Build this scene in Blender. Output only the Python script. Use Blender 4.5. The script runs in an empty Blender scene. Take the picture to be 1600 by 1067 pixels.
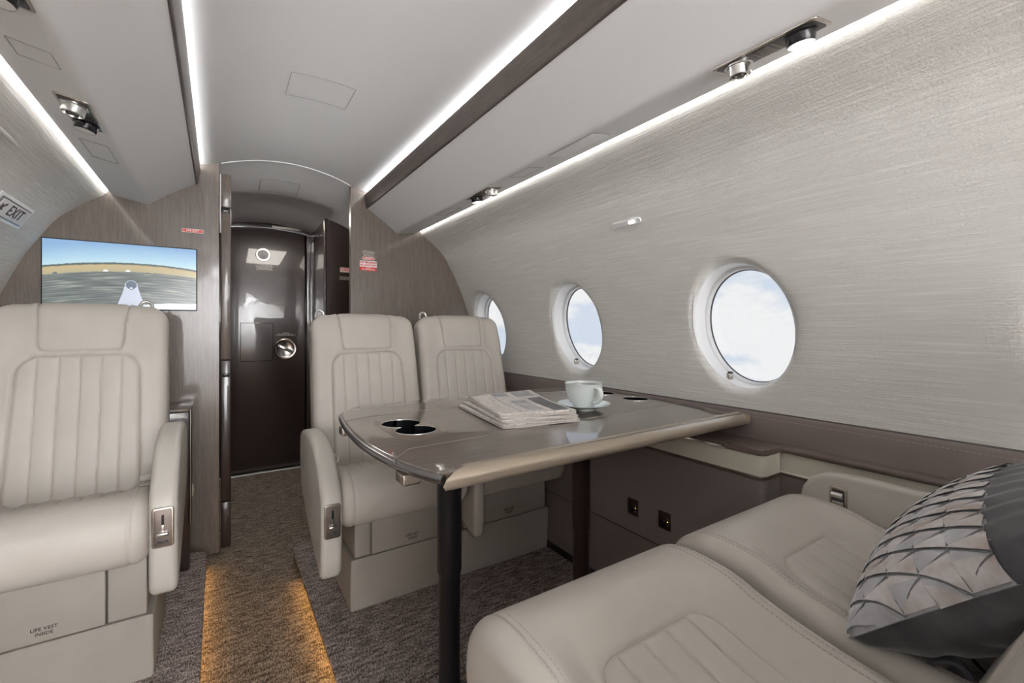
import bpy, bmesh, math, random
import numpy as np
from mathutils import Vector, Matrix
random.seed(3)
PI = math.pi
SC = bpy.context.scene
COL = SC.collection

# ------------------------------------------------------------------ camera
cam_d = bpy.data.cameras.new('camera')
cam_d.sensor_width = 36.0
cam_d.lens = 15.75
cam_d.shift_y = -0.0128
cam_d.clip_start = 0.02
cam = bpy.data.objects.new('camera', cam_d)
COL.objects.link(cam)
cam.location = (0, 0, 1.0)
cam.rotation_euler = (PI / 2, 0, -math.radians(33.253))
SC.camera = cam

# ------------------------------------------------------------------ world (sky with soft clouds)
W = bpy.data.worlds.new('sky')
SC.world = W
W.use_nodes = True
nt = W.node_tree
nt.nodes.clear()
o_ = nt.nodes.new('ShaderNodeOutputWorld')
bg = nt.nodes.new('ShaderNodeBackground')
tc = nt.nodes.new('ShaderNodeTexCoord')
mp = nt.nodes.new('ShaderNodeMapping')
mp.inputs['Scale'].default_value = (3.2, 3.2, 7.5)
mp.inputs['Location'].default_value = (1.3, 0.4, 0.35)
nz = nt.nodes.new('ShaderNodeTexNoise')
nz.inputs['Scale'].default_value = 1.55
nz.inputs['Detail'].default_value = 8
nz.inputs['Roughness'].default_value = 0.55
sp = nt.nodes.new('ShaderNodeSeparateXYZ')
hr = nt.nodes.new('ShaderNodeMapRange')
hr.inputs[1].default_value = -0.25
hr.inputs[2].default_value = 0.35
hr.inputs[3].default_value = 0.10
hr.inputs[4].default_value = -0.06
ad = nt.nodes.new('ShaderNodeMath')
ad.operation = 'ADD'
cr = nt.nodes.new('ShaderNodeValToRGB')
cr.color_ramp.elements[0].position = 0.47
cr.color_ramp.elements[0].color = (0.70, 0.78, 0.90, 1)
cr.color_ramp.elements[1].position = 0.56
cr.color_ramp.elements[1].color = (0.95, 0.96, 0.97, 1)
L = nt.links
L.new(tc.outputs['Generated'], mp.inputs[0])
L.new(mp.outputs[0], nz.inputs['Vector'])
L.new(tc.outputs['Generated'], sp.inputs[0])
L.new(sp.outputs[2], hr.inputs[0])
L.new(nz.outputs['Fac'], ad.inputs[0])
L.new(hr.outputs[0], ad.inputs[1])
L.new(ad.outputs[0], cr.inputs[0])
L.new(cr.outputs[0], bg.inputs[0])
bg.inputs[1].default_value = 0.57
L.new(bg.outputs[0], o_.inputs[0])

# ------------------------------------------------------------------ exposure / view
SC.view_settings.view_transform = 'Standard'
SC.view_settings.look = 'None'
SC.view_settings.gamma = 1
SC.view_settings.use_curve_mapping = False
SC.view_settings.exposure = 0.74

def area(name, loc, rot, sx, sy, power, color=(0.98, 0.985, 1.0)):
    l = bpy.data.lights.new(name, 'AREA')
    l.shape = 'RECTANGLE'
    l.size = sx
    l.size_y = sy
    l.energy = power
    l.color = color
    o = bpy.data.objects.new(name, l)
    o.location = loc
    o.rotation_euler = rot
    COL.objects.link(o)
    return o
# added fill lamps behind the camera: one bounced off the back wall, one overhead
area('fill_light', (0.30, -1.7, 1.20), (math.radians(-90), 0, 0), 1.2, 0.8, 95)
area('fill_light', (0.30, -1.25, 1.81), (math.radians(4), 0, 0), 0.8, 2.5, 30)
area('vestibule_fill', (0.35, 3.1, 1.74), (0, 0, 0), 0.3, 0.5, 3.0, (1, 0.93, 0.85))  # extra fill added to brighten the vestibule, not a fitting
COVE_W = 6.5
COVE = 15.0        # strength of the cove strips
GLOW = 13.0       # strength of the warm aisle strips

# ------------------------------------------------------------------ materials
def nodes(name):
    m = bpy.data.materials.new(name)
    m.use_nodes = True
    t = m.node_tree
    b = t.nodes['Principled BSDF']
    return m, t, b
def N(t, kind, **kw):
    n = t.nodes.new(kind)
    for k, v in kw.items():
        if k.startswith('i_'):
            n.inputs[k[2:].replace('_', ' ')].default_value = v
        else:
            setattr(n, k, v)
    return n
def plain(name, c, rough=0.5, metal=0.0, coat=0.0, spec=0.5, emit=0.0):
    m, t, b = nodes(name)
    b.inputs['Base Color'].default_value = (*c, 1)
    b.inputs['Roughness'].default_value = rough
    b.inputs['Metallic'].default_value = metal
    b.inputs['Coat Weight'].default_value = coat
    b.inputs['Coat Roughness'].default_value = 0.03
    b.inputs['Specular IOR Level'].default_value = spec
    if emit:
        b.inputs['Emission Color'].default_value = (*c, 1)
        b.inputs['Emission Strength'].default_value = emit
    return m
def noise_chain(t, scale, nscale, detail=4, coord='Object', rough=0.6):
    tc = t.nodes.new('ShaderNodeTexCoord')
    mp = t.nodes.new('ShaderNodeMapping')
    mp.inputs['Scale'].default_value = scale
    nz = t.nodes.new('ShaderNodeTexNoise')
    nz.inputs['Scale'].default_value = nscale
    nz.inputs['Detail'].default_value = detail
    nz.inputs['Roughness'].default_value = rough
    t.links.new(tc.outputs[coord], mp.inputs[0])
    t.links.new(mp.outputs[0], nz.inputs['Vector'])
    return nz
def ramp(t, fac, stops):
    r = t.nodes.new('ShaderNodeValToRGB')
    e = r.color_ramp.elements
    while len(e) < len(stops):
        e.new(0.5)
    for q, (p, c) in zip(e, stops):
        q.position = p
        q.color = (*c, 1)
    t.links.new(fac, r.inputs[0])
    return r
def bump(t, b, h, strength=0.3, dist=0.002):
    n = t.nodes.new('ShaderNodeBump')
    n.inputs['Strength'].default_value = strength
    n.inputs['Distance'].default_value = dist
    t.links.new(h, n.inputs['Height'])
    t.links.new(n.outputs[0], b.inputs['Normal'])
    return n
def leather(name, c, rough=0.45):
    m, t, b = nodes(name)
    nz = noise_chain(t, (1, 1, 1), 420, 3)
    n2 = noise_chain(t, (1, 1, 1), 6, 3)
    r = ramp(t, n2.outputs['Fac'], [(0.3, tuple(x * 0.95 for x in c)), (0.7, tuple(min(1, x * 1.04) for x in c))])
    t.links.new(r.outputs[0], b.inputs['Base Color'])
    b.inputs['Roughness'].default_value = rough
    bump(t, b, nz.outputs['Fac'], 0.18, 0.0006)
    return m
def wood(name, dark, light, scale, rough=0.35, coat=1.0, coat_r=0.04):
    m, t, b = nodes(name)
    a = noise_chain(t, scale, 6, 6, rough=0.7)
    c = noise_chain(t, tuple(s * 0.23 for s in scale), 5, 3)
    mx = t.nodes.new('ShaderNodeMath')
    mx.operation = 'MULTIPLY_ADD'
    t.links.new(a.outputs['Fac'], mx.inputs[0])
    mx.inputs[1].default_value = 0.7
    m2 = t.nodes.new('ShaderNodeMath')
    m2.operation = 'MULTIPLY'
    m2.inputs[1].default_value = 0.3
    t.links.new(c.outputs['Fac'], m2.inputs[0])
    t.links.new(m2.outputs[0], mx.inputs[2])
    r = ramp(t, mx.outputs[0], [(0.36, dark), (0.5, tuple((p + q) / 2 for p, q in zip(dark, light))), (0.64, light)])
    t.links.new(r.outputs[0], b.inputs['Base Color'])
    b.inputs['Roughness'].default_value = rough
    b.inputs['Coat Weight'].default_value = coat
    b.inputs['Coat Roughness'].default_value = coat_r
    return m
M = {}
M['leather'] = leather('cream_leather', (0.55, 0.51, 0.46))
M['base'] = leather('seat_base_leather_shaded', (0.37, 0.34, 0.30), 0.5)  # seat leather darkened, shade below the cushions put into its colour
M['arm'] = leather('arm_leather', (0.55, 0.52, 0.47), 0.42)
M['ledge'] = plain('cream_panel', (0.62, 0.59, 0.50), 0.4)
M['taupe'] = leather('taupe_leather', (0.205, 0.165, 0.155), 0.5)
M['stitch'] = plain('stitch_thread', (0.40, 0.36, 0.31), 0.8)
M['ceil'] = plain('ceiling_white', (0.80, 0.80, 0.80), 0.55)
M['line'] = plain('panel_gap', (0.33, 0.33, 0.33), 0.7)
M['white'] = plain('window_white', (0.92, 0.92, 0.92), 0.3)
M['chrome'] = plain('brushed_nickel', (0.55, 0.50, 0.45), 0.25, 1.0)
M['steel'] = plain('steel', (0.75, 0.74, 0.72), 0.18, 1.0)
M['dark'] = plain('dark_metal', (0.09, 0.085, 0.085), 0.3, 0.6)
M['black'] = plain('black_plastic', (0.008, 0.008, 0.010), 0.25)
M['blackpost'] = plain('black_post', (0.012, 0.013, 0.016), 0.32, 0.2)
M['redpost'] = plain('dark_brown_post', (0.035, 0.022, 0.02), 0.3, 0.3)
M['red'] = plain('placard_red', (0.75, 0.045, 0.03), 0.5)
M['placard'] = plain('placard_white', (0.85, 0.83, 0.82), 0.5)
M['grey_text'] = plain('silver_lettering', (0.5, 0.47, 0.43), 0.5)
M['black_text'] = plain('black_lettering', (0.02, 0.015, 0.015), 0.6)
M['exit_text'] = plain('exit_lettering', (0.06, 0.012, 0.012), 0.5)
M['china'] = plain('white_china', (0.80, 0.86, 0.84), 0.15, 0, 0.5)
M['coffee'] = plain('coffee', (0.09, 0.025, 0.008), 0.08)
M['outlet'] = plain('outlet_brown', (0.022, 0.010, 0.009), 0.4)
M['edge_steel'] = plain('dark_steel_edge', (0.28, 0.27, 0.27), 0.22, 1.0)
M['lamp'] = plain('lamp_lens', (1, 0.98, 0.95), 0.3, emit=1.6)
M['cove'] = plain('cove_led', (0.98, 0.99, 1.0), 0.5, emit=COVE)
M['cove_wall'] = plain('cove_led_wall', (1.0, 0.985, 0.96), 0.5, emit=COVE_W)
M['glow'] = plain('aisle_led', (1.0, 0.56, 0.16), 0.5, emit=GLOW)
M['amber'] = plain('status_led', (0.9, 0.7, 0.1), 0.5, emit=1.0)
M['pin'] = plain('sign_light', (1.0, 0.9, 0.85), 0.5, emit=1.0)
M['partition'] = wood('lacquered_wood_partition', (0.088, 0.069, 0.057), (0.20, 0.158, 0.128), (95, 95, 3.2), 0.4, 0.8, 0.06)
M['doorwood'] = wood('lacquered_wood_door', (0.022, 0.014, 0.012), (0.048, 0.032, 0.027), (130, 130, 6), 0.3, 1.0, 0.015)
M['stripwood'] = wood('lacquered_wood_strip', (0.045, 0.033, 0.027), (0.11, 0.083, 0.067), (60, 4, 60), 0.45, 0.25, 0.1)
M['tablewood'] = wood('lacquered_wood_table', (0.085, 0.066, 0.054), (0.19, 0.155, 0.127), (4, 110, 110), 0.3, 1.0, 0.01)
M['ledgewood'] = wood('ledge_wood', (0.09, 0.065, 0.055), (0.17, 0.125, 0.105), (90, 5, 90), 0.35, 0.6, 0.05)
M['tablewood'].node_tree.nodes['Principled BSDF'].inputs['Coat IOR'].default_value = 1.85
M['tableedge'] = plain('champagne_edge', (0.50, 0.43, 0.345), 0.28, 0.75)
# woven wall covering
def wall_mat():
    m, t, b = nodes('woven_wall_covering')
    a = noise_chain(t, (1.6, 2.0, 105), 2.4, 6, rough=0.75)
    c = noise_chain(t, (60, 60, 90), 3.0, 3)
    d = noise_chain(t, (95, 95, 5), 1.6, 3)
    mx = t.nodes.new('ShaderNodeMath'); mx.operation = 'MULTIPLY_ADD'
    t.links.new(a.outputs['Fac'], mx.inputs[0]); mx.inputs[1].default_value = 2.6
    t.links.new(c.outputs['Fac'], mx.inputs[2])
    m3 = t.nodes.new('ShaderNodeMath'); m3.operation = 'MULTIPLY_ADD'
    t.links.new(d.outputs['Fac'], m3.inputs[0]); m3.inputs[1].default_value = 0.9
    t.links.new(mx.outputs[0], m3.inputs[2])
    r = ramp(t, a.outputs['Fac'], [(0.36, (0.73, 0.715, 0.675)), (0.54, (0.78, 0.765, 0.73)), (0.64, (0.88, 0.87, 0.84))])
    t.links.new(r.outputs[0], b.inputs['Base Color'])
    b.inputs['Roughness'].default_value = 0.65
    bump(t, b, m3.outputs[0], 0.8, 0.0022)
    return m
M['wall'] = wall_mat()
def fabric_panel():
    m, t, b = nodes('taupe_fabric_panel')
    a = noise_chain(t, (40, 160, 160), 3.0, 3)
    c = noise_chain(t, (1, 1, 1), 5, 2)
    r = ramp(t, a.outputs['Fac'], [(0.35, (0.165, 0.138, 0.128)), (0.65, (0.225, 0.19, 0.178))])
    t.links.new(r.outputs[0], b.inputs['Base Color'])
    b.inputs['Roughness'].default_value = 0.75
    bump(t, b, a.outputs['Fac'], 0.25, 0.001)
    return m
M['panel'] = fabric_panel()
def carpet(name, dark, mid, light):
    m, t, b = nodes(name)
    a = noise_chain(t, (120, 38, 1), 2.2, 5, rough=0.8)
    c = noise_chain(t, (12, 45, 1), 1.6, 3)
    mx = t.nodes.new('ShaderNodeMath'); mx.operation = 'MULTIPLY_ADD'
    t.links.new(c.outputs['Fac'], mx.inputs[0]); mx.inputs[1].default_value = 0.35
    t.links.new(a.outputs['Fac'], mx.inputs[2])
    r = ramp(t, mx.outputs[0], [(0.58, dark), (0.67, mid), (0.79, light)])
    t.links.new(r.outputs[0], b.inputs['Base Color'])
    b.inputs['Roughness'].default_value = 0.95
    b.inputs['Specular IOR Level'].default_value = 0.1
    bump(t, b, mx.outputs[0], 0.9, 0.004)
    return m
M['carpet'] = carpet('platform_carpet', (0.075, 0.058, 0.053), (0.29, 0.235, 0.215), (0.70, 0.61, 0.57))
M['aisle'] = carpet('aisle_carpet', (0.065, 0.050, 0.038), (0.215, 0.172, 0.135), (0.50, 0.42, 0.34))
def glass_mat():
    m, t, b = nodes('window_glass')
    t.nodes.remove(b)
    out = t.nodes['Material Output']
    tr = t.nodes.new('ShaderNodeBsdfTransparent')
    gl = t.nodes.new('ShaderNodeBsdfGlossy')
    gl.inputs['Roughness'].default_value = 0.02
    mx = t.nodes.new('ShaderNodeMixShader')
    mx.inputs[0].default_value = 0.05
    t.links.new(tr.outputs[0], mx.inputs[1]); t.links.new(gl.outputs[0], mx.inputs[2])
    t.links.new(mx.outputs[0], out.inputs[0])
    return m
M['glass'] = glass_mat()
def velvet(name, c1, c2, rough=0.6):
    m, t, b = nodes(name)
    a = noise_chain(t, (1, 1, 1), 16, 4)
    r = ramp(t, a.outputs['Fac'], [(0.35, c1), (0.68, c2)])
    t.links.new(r.outputs[0], b.inputs['Base Color'])
    b.inputs['Roughness'].default_value = rough
    b.inputs['Sheen Weight'].default_value = 0.6
    b.inputs['Sheen Roughness'].default_value = 0.35
    f = noise_chain(t, (1, 1, 1), 500, 2)
    bump(t, b, f.outputs['Fac'], 0.3, 0.001)
    return m
M['velvet_dark'] = velvet('charcoal_velvet', (0.055, 0.053, 0.060), (0.125, 0.12, 0.132))
M['velvet_light'] = velvet('silver_velvet', (0.46, 0.39, 0.35), (0.74, 0.72, 0.73))
M['velvet_grey'] = velvet('grey_velvet_piping', (0.17, 0.17, 0.185), (0.25, 0.25, 0.27))
M['velvet_matt'] = velvet('pale_cut_velvet', (0.42, 0.42, 0.44), (0.58, 0.58, 0.61))

# ------------------------------------------------------------------ helpers
def tag(o, label=None, cat=None, group=None, kind=None):
    if label: o['label'] = label
    if cat: o['category'] = cat
    if group: o['group'] = group
    if kind: o['kind'] = kind
    return o
def link(name, me, mat=None, parent=None, smooth=True):
    if mat is not None and len(me.materials) == 0:
        me.materials.append(M[mat] if isinstance(mat, str) else mat)
    if smooth:
        me.polygons.foreach_set('use_smooth', [True] * len(me.polygons))
    o = bpy.data.objects.new(name, me)
    COL.objects.link(o)
    if parent: o.parent = parent
    return o
def empty(name, loc, rz=0.0):
    o = bpy.data.objects.new(name, None)
    o.empty_display_size = 0.05
    o.location = loc
    o.rotation_euler = (0, 0, rz)
    COL.objects.link(o)
    return o
def mesh(name, v, f):
    me = bpy.data.meshes.new(name)
    me.from_pydata([tuple(map(float, q)) for q in v], [], f)
    me.update()
    return me
def sharpen(me, ang=35):
    bm = bmesh.new(); bm.from_mesh(me)
    bmesh.ops.recalc_face_normals(bm, faces=bm.faces)
    for e in bm.edges:
        if len(e.link_faces) == 2 and e.calc_face_angle(0) > math.radians(ang):
            e.smooth = False
    bm.to_mesh(me); bm.free()
def box(name, x0, x1, y0, y1, z0, z1, mat, parent=None, bev=0.0, seg=2):
    bm = bmesh.new()
    bmesh.ops.create_cube(bm, size=1)
    for v in bm.verts:
        v.co = Vector((x0 + (v.co.x + .5) * (x1 - x0), y0 + (v.co.y + .5) * (y1 - y0), z0 + (v.co.z + .5) * (z1 - z0)))
    if bev:
        bmesh.ops.bevel(bm, geom=bm.edges[:], offset=bev, segments=seg, profile=0.5, affect='EDGES')
    me = bpy.data.meshes.new(name)
    bm.to_mesh(me); bm.free()
    if bev: sharpen(me, 50)
    return link(name, me, mat, parent, smooth=bev > 0)
def grid(name, nu, nv, fn, mat, parent=None, wrap_u=False, flip=False):
    """fn(U,V arrays)->(n,3); quads over nu x nv samples in [0,1]^2"""
    u = np.linspace(0, 1, nu, endpoint=not wrap_u)
    v = np.linspace(0, 1, nv)
    U, V = np.meshgrid(u, v, indexing='ij')
    P = np.asarray(fn(U.ravel(), V.ravel())).reshape(-1, 3)
    f = []
    for i in range(nu if wrap_u else nu - 1):
        j = (i + 1) % nu
        for k in range(nv - 1):
            q = (i * nv + k, j * nv + k, j * nv + k + 1, i * nv + k + 1)
            f.append(q[::-1] if flip else q)
    return link(name, mesh(name, P, f), mat, parent)
def tube(name, pts, r, mat, parent=None, seg=8, closed=False, caps=True):
    pts = [Vector(p) for p in pts]
    n = len(pts)
    rs = r if isinstance(r, (list, tuple)) else [r] * n
    v = []; f = []
    up = None
    for i, p in enumerate(pts):
        a = pts[(i - 1) % n] if (closed or i > 0) else p
        b = pts[(i + 1) % n] if (closed or i < n - 1) else p
        t = (b - a).normalized()
        if up is None:
            up = Vector((0, 0, 1)) if abs(t.z) < 0.9 else Vector((1, 0, 0))
        s = t.cross(up).normalized(); u2 = s.cross(t).normalized(); up = u2
        for k in range(seg):
            an = 2 * PI * k / seg
            v.append(p + (s * math.cos(an) + u2 * math.sin(an)) * rs[i])
    for i in range(n if closed else n - 1):
        j = (i + 1) % n
        for k in range(seg):
            l = (k + 1) % seg
            f.append((i * seg + k, i * seg + l, j * seg + l, j * seg + k))
    if caps and not closed:
        f.append(tuple(range(seg))[::-1]); f.append(tuple(range((n - 1) * seg, n * seg)))
    me = mesh(name, v, f); sharpen(me, 60)
    return link(name, me, mat, parent)
def lathe(name, prof, mat, parent=None, seg=32, loc=(0, 0, 0), axis='z'):
    v = []; f = []
    n = len(prof)
    for k in range(seg):
        a = 2 * PI * k / seg
        for r, z in prof:
            x, y = r * math.cos(a), r * math.sin(a)
            p = {'z': (x, y, z), 'x': (z, x, y), 'y': (x, z, y)}[axis]
            v.append((p[0] + loc[0], p[1] + loc[1], p[2] + loc[2]))
    for k in range(seg):
        l = (k + 1) % seg
        for i in range(n - 1):
            f.append((k * n + i, l * n + i, l * n + i + 1, k * n + i + 1))
    me = mesh(name, v, f)
    bm = bmesh.new(); bm.from_mesh(me)
    bmesh.ops.remove_doubles(bm, verts=bm.verts, dist=1e-6)
    bmesh.ops.recalc_face_normals(bm, faces=bm.faces)
    bm.to_mesh(me); bm.free()
    sharpen(me, 40)
    return link(name, me, mat, parent)
def smooth_poly(pts, n=8, closed=True):
    """Catmull-Rom through pts (any dimension)"""
    P = [np.array(p, float) for p in pts]; out = []
    m = len(P)
    for i in range(m if closed else m - 1):
        g = (lambda k: P[k % m]) if closed else (lambda k: P[min(max(k, 0), m - 1)])
        p0, p1, p2, p3 = g(i - 1), g(i), g(i + 1), g(i + 2)
        for k in range(n):
            t = k / n
            out.append(0.5 * (2 * p1 + (p2 - p0) * t + (2 * p0 - 5 * p1 + 4 * p2 - p3) * t * t + (3 * p1 - p0 - 3 * p2 + p3) * t ** 3))
    if not closed: out.append(P[-1])
    return out
def rrect(x0, x1, y0, y1, r, n=5):
    o = []
    for cx, cy, a in ((x1 - r, y1 - r, 0), (x0 + r, y1 - r, 90), (x0 + r, y0 + r, 180), (x1 - r, y0 + r, 270)):
        for k in range(n + 1):
            t = math.radians(a + 90 * k / n)
            o.append((cx + r * math.cos(t), cy + r * math.sin(t)))
    return o
def slab(name, poly, a0, a1, r, mat, parent=None, axis='x', k=4, sharp=40):
    """2D outline extruded from a0 to a1 along axis with rounded rims of radius r"""
    P = np.array(poly, float)
    d = np.roll(P, -1, 0) - np.roll(P, 1, 0)
    nrm = np.stack([d[:, 1], -d[:, 0]], 1)
    nrm /= np.linalg.norm(nrm, axis=1)[:, None] + 1e-9
    area2 = np.sum(P[:, 0] * np.roll(P[:, 1], -1) - np.roll(P[:, 0], -1) * P[:, 1])
    if area2 < 0: nrm = -nrm
    rings = []
    if r > 0:
        for i in range(k + 1):
            t = PI / 2 * i / k
            rings.append((r * (1 - math.sin(t)), a0 + r * (1 - math.cos(t))))
        for i in range(k + 1):
            t = PI / 2 * (1 - i / k)
            rings.append((r * (1 - math.sin(t)), a1 - r * (1 - math.cos(t))))
    else:
        rings = [(0, a0), (0, a1)]
    v = []; n = len(P)
    for ins, a in rings:
        Q = P - nrm * ins
        for q in Q:
            v.append({'x': (a, q[0], q[1]), 'y': (q[0], a, q[1]), 'z': (q[0], q[1], a)}[axis])
    f = []
    for i in range(len(rings) - 1):
        for j in range(n):
            l = (j + 1) % n
            f.append((i * n + j, i * n + l, (i + 1) * n + l, (i + 1) * n + j))
    f.append(tuple(range(n))); f.append(tuple(range((len(rings) - 1) * n, len(rings) * n)))
    me = mesh(name, v, f); sharpen(me, sharp)
    return link(name, me, mat, parent)
def bool_cut(o, cutters):
    for c in cutters:
        md = o.modifiers.new('cut', 'BOOLEAN'); md.operation = 'DIFFERENCE'; md.solver = 'EXACT'; md.object = c
    bpy.context.view_layer.update()
    dg = bpy.context.evaluated_depsgraph_get()
    me = bpy.data.meshes.new_from_object(o.evaluated_get(dg))
    o.modifiers.clear()
    o.data = me
    sharpen(me, 30)
    for c in cutters: bpy.data.objects.remove(c)
def text(name, s, size, mat, parent, loc, rot, align='CENTER', depth=0.0004, sx=1.0, bold=0.0, spacing=1.0):
    c = bpy.data.curves.new(name, 'FONT')
    c.body = s; c.size = size; c.align_x = align; c.align_y = 'CENTER'; c.extrude = depth
    c.offset = bold; c.space_character = spacing
    c.resolution_u = 2
    o = bpy.data.objects.new(name, c); COL.objects.link(o)
    bpy.context.view_layer.update()
    me = bpy.data.meshes.new_from_object(o.evaluated_get(bpy.context.evaluated_depsgraph_get()))
    bpy.data.objects.remove(o)
    me.materials.clear(); me.materials.append(M[mat])
    r = bpy.data.objects.new(name, me); COL.objects.link(r)
    r.parent = parent; r.location = loc; r.rotation_euler = rot; r.scale = (sx, 1, 1)
    return r
def sstep(a, b, x):
    t = np.clip((x - a) / (b - a), 0, 1)
    return t * t * (3 - 2 * t)
def sdf(px, py, poly):
    """signed distance, positive inside"""
    P = np.array(poly, float); n = len(P)
    d2 = np.full(px.shape, 1e9); ins = np.zeros(px.shape, bool)
    for i in range(n):
        a, b = P[i], P[(i + 1) % n]
        e = b - a
        wx, wy = px - a[0], py - a[1]
        t = np.clip((wx * e[0] + wy * e[1]) / (e @ e + 1e-12), 0, 1)
        d2 = np.minimum(d2, (wx - e[0] * t) ** 2 + (wy - e[1] * t) ** 2)
        if a[1] != b[1]:
            c = (a[1] > py) != (b[1] > py)
            ins ^= c & (px < (b[0] - a[0]) * (py - a[1]) / (b[1] - a[1]) + a[0])
    return np.where(ins, 1, -1) * np.sqrt(d2)
class Prof:
    """arc-length profile in (y,z)"""
    def __init__(s, pts, n=10, sm=True):
        Q = np.array(smooth_poly(pts, n, False)) if sm else np.array(pts, float)
        d = np.r_[0, np.cumsum(np.linalg.norm(np.diff(Q, axis=0), axis=1))]
        s.L = d[-1]; s.d = d; s.Q = Q
    def at(s, t):
        return np.interp(t, s.d, s.Q[:, 0]), np.interp(t, s.d, s.Q[:, 1])
    def nrm(s, t, sgn):
        e = 0.006
        y0, z0 = s.at(t - e); y1, z1 = s.at(t + e)
        dy, dz = y1 - y0, z1 - z0
        l = np.hypot(dy, dz) + 1e-9
        return sgn * dz / l, -sgn * dy / l

# ================================================================== STRUCTURE
YP = 2.536          # aft face of the forward partition
YA = -2.6           # aft end of the cabin
CX = 0.305          # cabin centre line
PLAT_R, PLAT_L = 0.283, -0.043
ZA = -0.06          # aisle carpet level

# floor
fl = box('floor', -0.9, 1.5, YA, 3.9, ZA - 0.05, ZA, 'aisle'); tag(fl, kind='structure')
def platform(x_out, x_in, y1, r=0.06):
    s = 1 if x_in > x_out else -1
    pts = [(x_out, YA + .01), (x_in, YA + .01)]
    for k in range(7):
        a = PI / 2 * k / 6
        pts.append((x_in - s * r * (1 - math.cos(a)), y1 - r + r * math.sin(a)))
    pts.append((x_out, y1))
    return pts
pr_ = slab('seat_platform', platform(1.30, PLAT_R, 2.30), -0.018, 0.0, 0.004, 'carpet', fl, axis='z', sharp=60)
pl_ = slab('seat_platform', platform(-0.72, PLAT_L, 2.46), -0.018, 0.0, 0.004, 'carpet', fl, axis='z', sharp=60)
box('riser', PLAT_R + 0.012, 1.30, YA + .01, 2.27, ZA, -0.018, 'aisle', fl)
box('riser', -0.72, PLAT_L - 0.012, YA + .01, 2.43, ZA, -0.018, 'aisle', fl)
box('aisle_light_strip', PLAT_R + 0.006, PLAT_R + 0.012, YA + .05, 2.05, -0.0200, -0.0183, 'glow', fl)
box('aisle_light_strip', PLAT_L - 0.012, PLAT_L - 0.006, YA + .05, 2.38, -0.0200, -0.0183, 'glow', fl)

# side-wall cross-section (half width as a function of z)
HWz = [0.0, 0.30, 0.58, 0.655, 0.745, 0.85, 1.0, 1.13, 1.285, 1.37, 1.455, 1.52, 1.572, 1.62, 1.66]
HWx = [0.967, 1.02, 1.05, 1.063, 1.070, 1.068, 1.050, 1.011, 0.947, 0.900, 0.845, 0.770, 0.703, 0.692, 0.688]
def hw(z):
    return np.interp(z, zz_, xx_)
_c = np.array(smooth_poly(list(zip(HWz[3:], HWx[3:])), 10, False))
zz_, xx_ = _c[:, 0], _c[:, 1]

WINY = [-1.515, -0.75, 0.015, 0.78, 1.545, 2.31]
WR = 0.197; WZ = 1.005; KY = 0.805
def wall_side(side, name):
    """woven wall lining with real round openings; side=+1 right, -1 left"""
    v = []; f = []
    def P(y, z, dx=0.0): return (CX + side * (float(hw(z)) + dx), y, z)
    def strip(zs, ys):
        b = len(v)
        for y in ys:
            for z in zs: v.append(P(y, z))
        m = len(zs)
        for i in range(len(ys) - 1):
            for k in range(m - 1):
                f.append((b + i * m + k, b + (i + 1) * m + k, b + (i + 1) * m + k + 1, b + i * m + k + 1))
    z0, z1 = 0.745, 1.262
    bounds = [YA] + [(WINY[i] + WINY[i + 1]) / 2 for i in range(5)] + [YP]
    strip(list(np.linspace(z1, 1.66, 24)), [YA, YP])
    for i, wy in enumerate(WINY):
        ya, yb = bounds[i], bounds[i + 1]
        sq = []
        n = 16
        for k in range(n): sq.append((ya + (yb - ya) * k / n, z0))
        for k in range(n): sq.append((yb, z0 + (z1 - z0) * k / n))
        for k in range(n): sq.append((yb + (ya - yb) * k / n, z1))
        for k in range(n): sq.append((ya, z1 + (z0 - z1) * k / n))
        m = len(sq)
        b = len(v)
        prof = [(1.0, None, 0), (0.7, None, 0), (0.4, None, 0), (0.15, None, 0)]
        ring_r = [(WR + .026, 0.0), (WR + .018, 0.0015), (WR + .010, 0.006), (WR + .004, 0.014), (WR, 0.024)]
        rows = []
        for w_, _, _ in prof:
            rows.append([('lerp', w_)] * m)
        for w_, _, _ in prof:
            for (y, z) in sq:
                a = math.atan2(z - WZ, (y - wy) / KY)
                cy, cz = wy + (WR + .026) * KY * math.cos(a), WZ + (WR + .026) * math.sin(a)
                v.append(P(cy + (y - cy) * w_, cz + (z - cz) * w_))
        for rr, dx in ring_r:
            for (y, z) in sq:
                a = math.atan2(z - WZ, (y - wy) / KY)
                v.append(P(wy + rr * KY * math.cos(a), WZ + rr * math.sin(a), dx))
        tot = len(prof) + len(ring_r)
        for r_ in range(tot - 1):
            for k in range(m):
                l = (k + 1) % m
                f.append((b + r_ * m + k, b + r_ * m + l, b + (r_ + 1) * m + l, b + (r_ + 1) * m + k))
    me = mesh(name, v, f)
    bm = bmesh.new(); bm.from_mesh(me)
    bmesh.ops.recalc_face_normals(bm, faces=bm.faces)
    bm.to_mesh(me); bm.free()
    return tag(link(name, me, 'wall'), kind='structure')
wr = wall_side(1, 'wall_right')
wl = wall_side(-1, 'wall_left')
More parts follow.
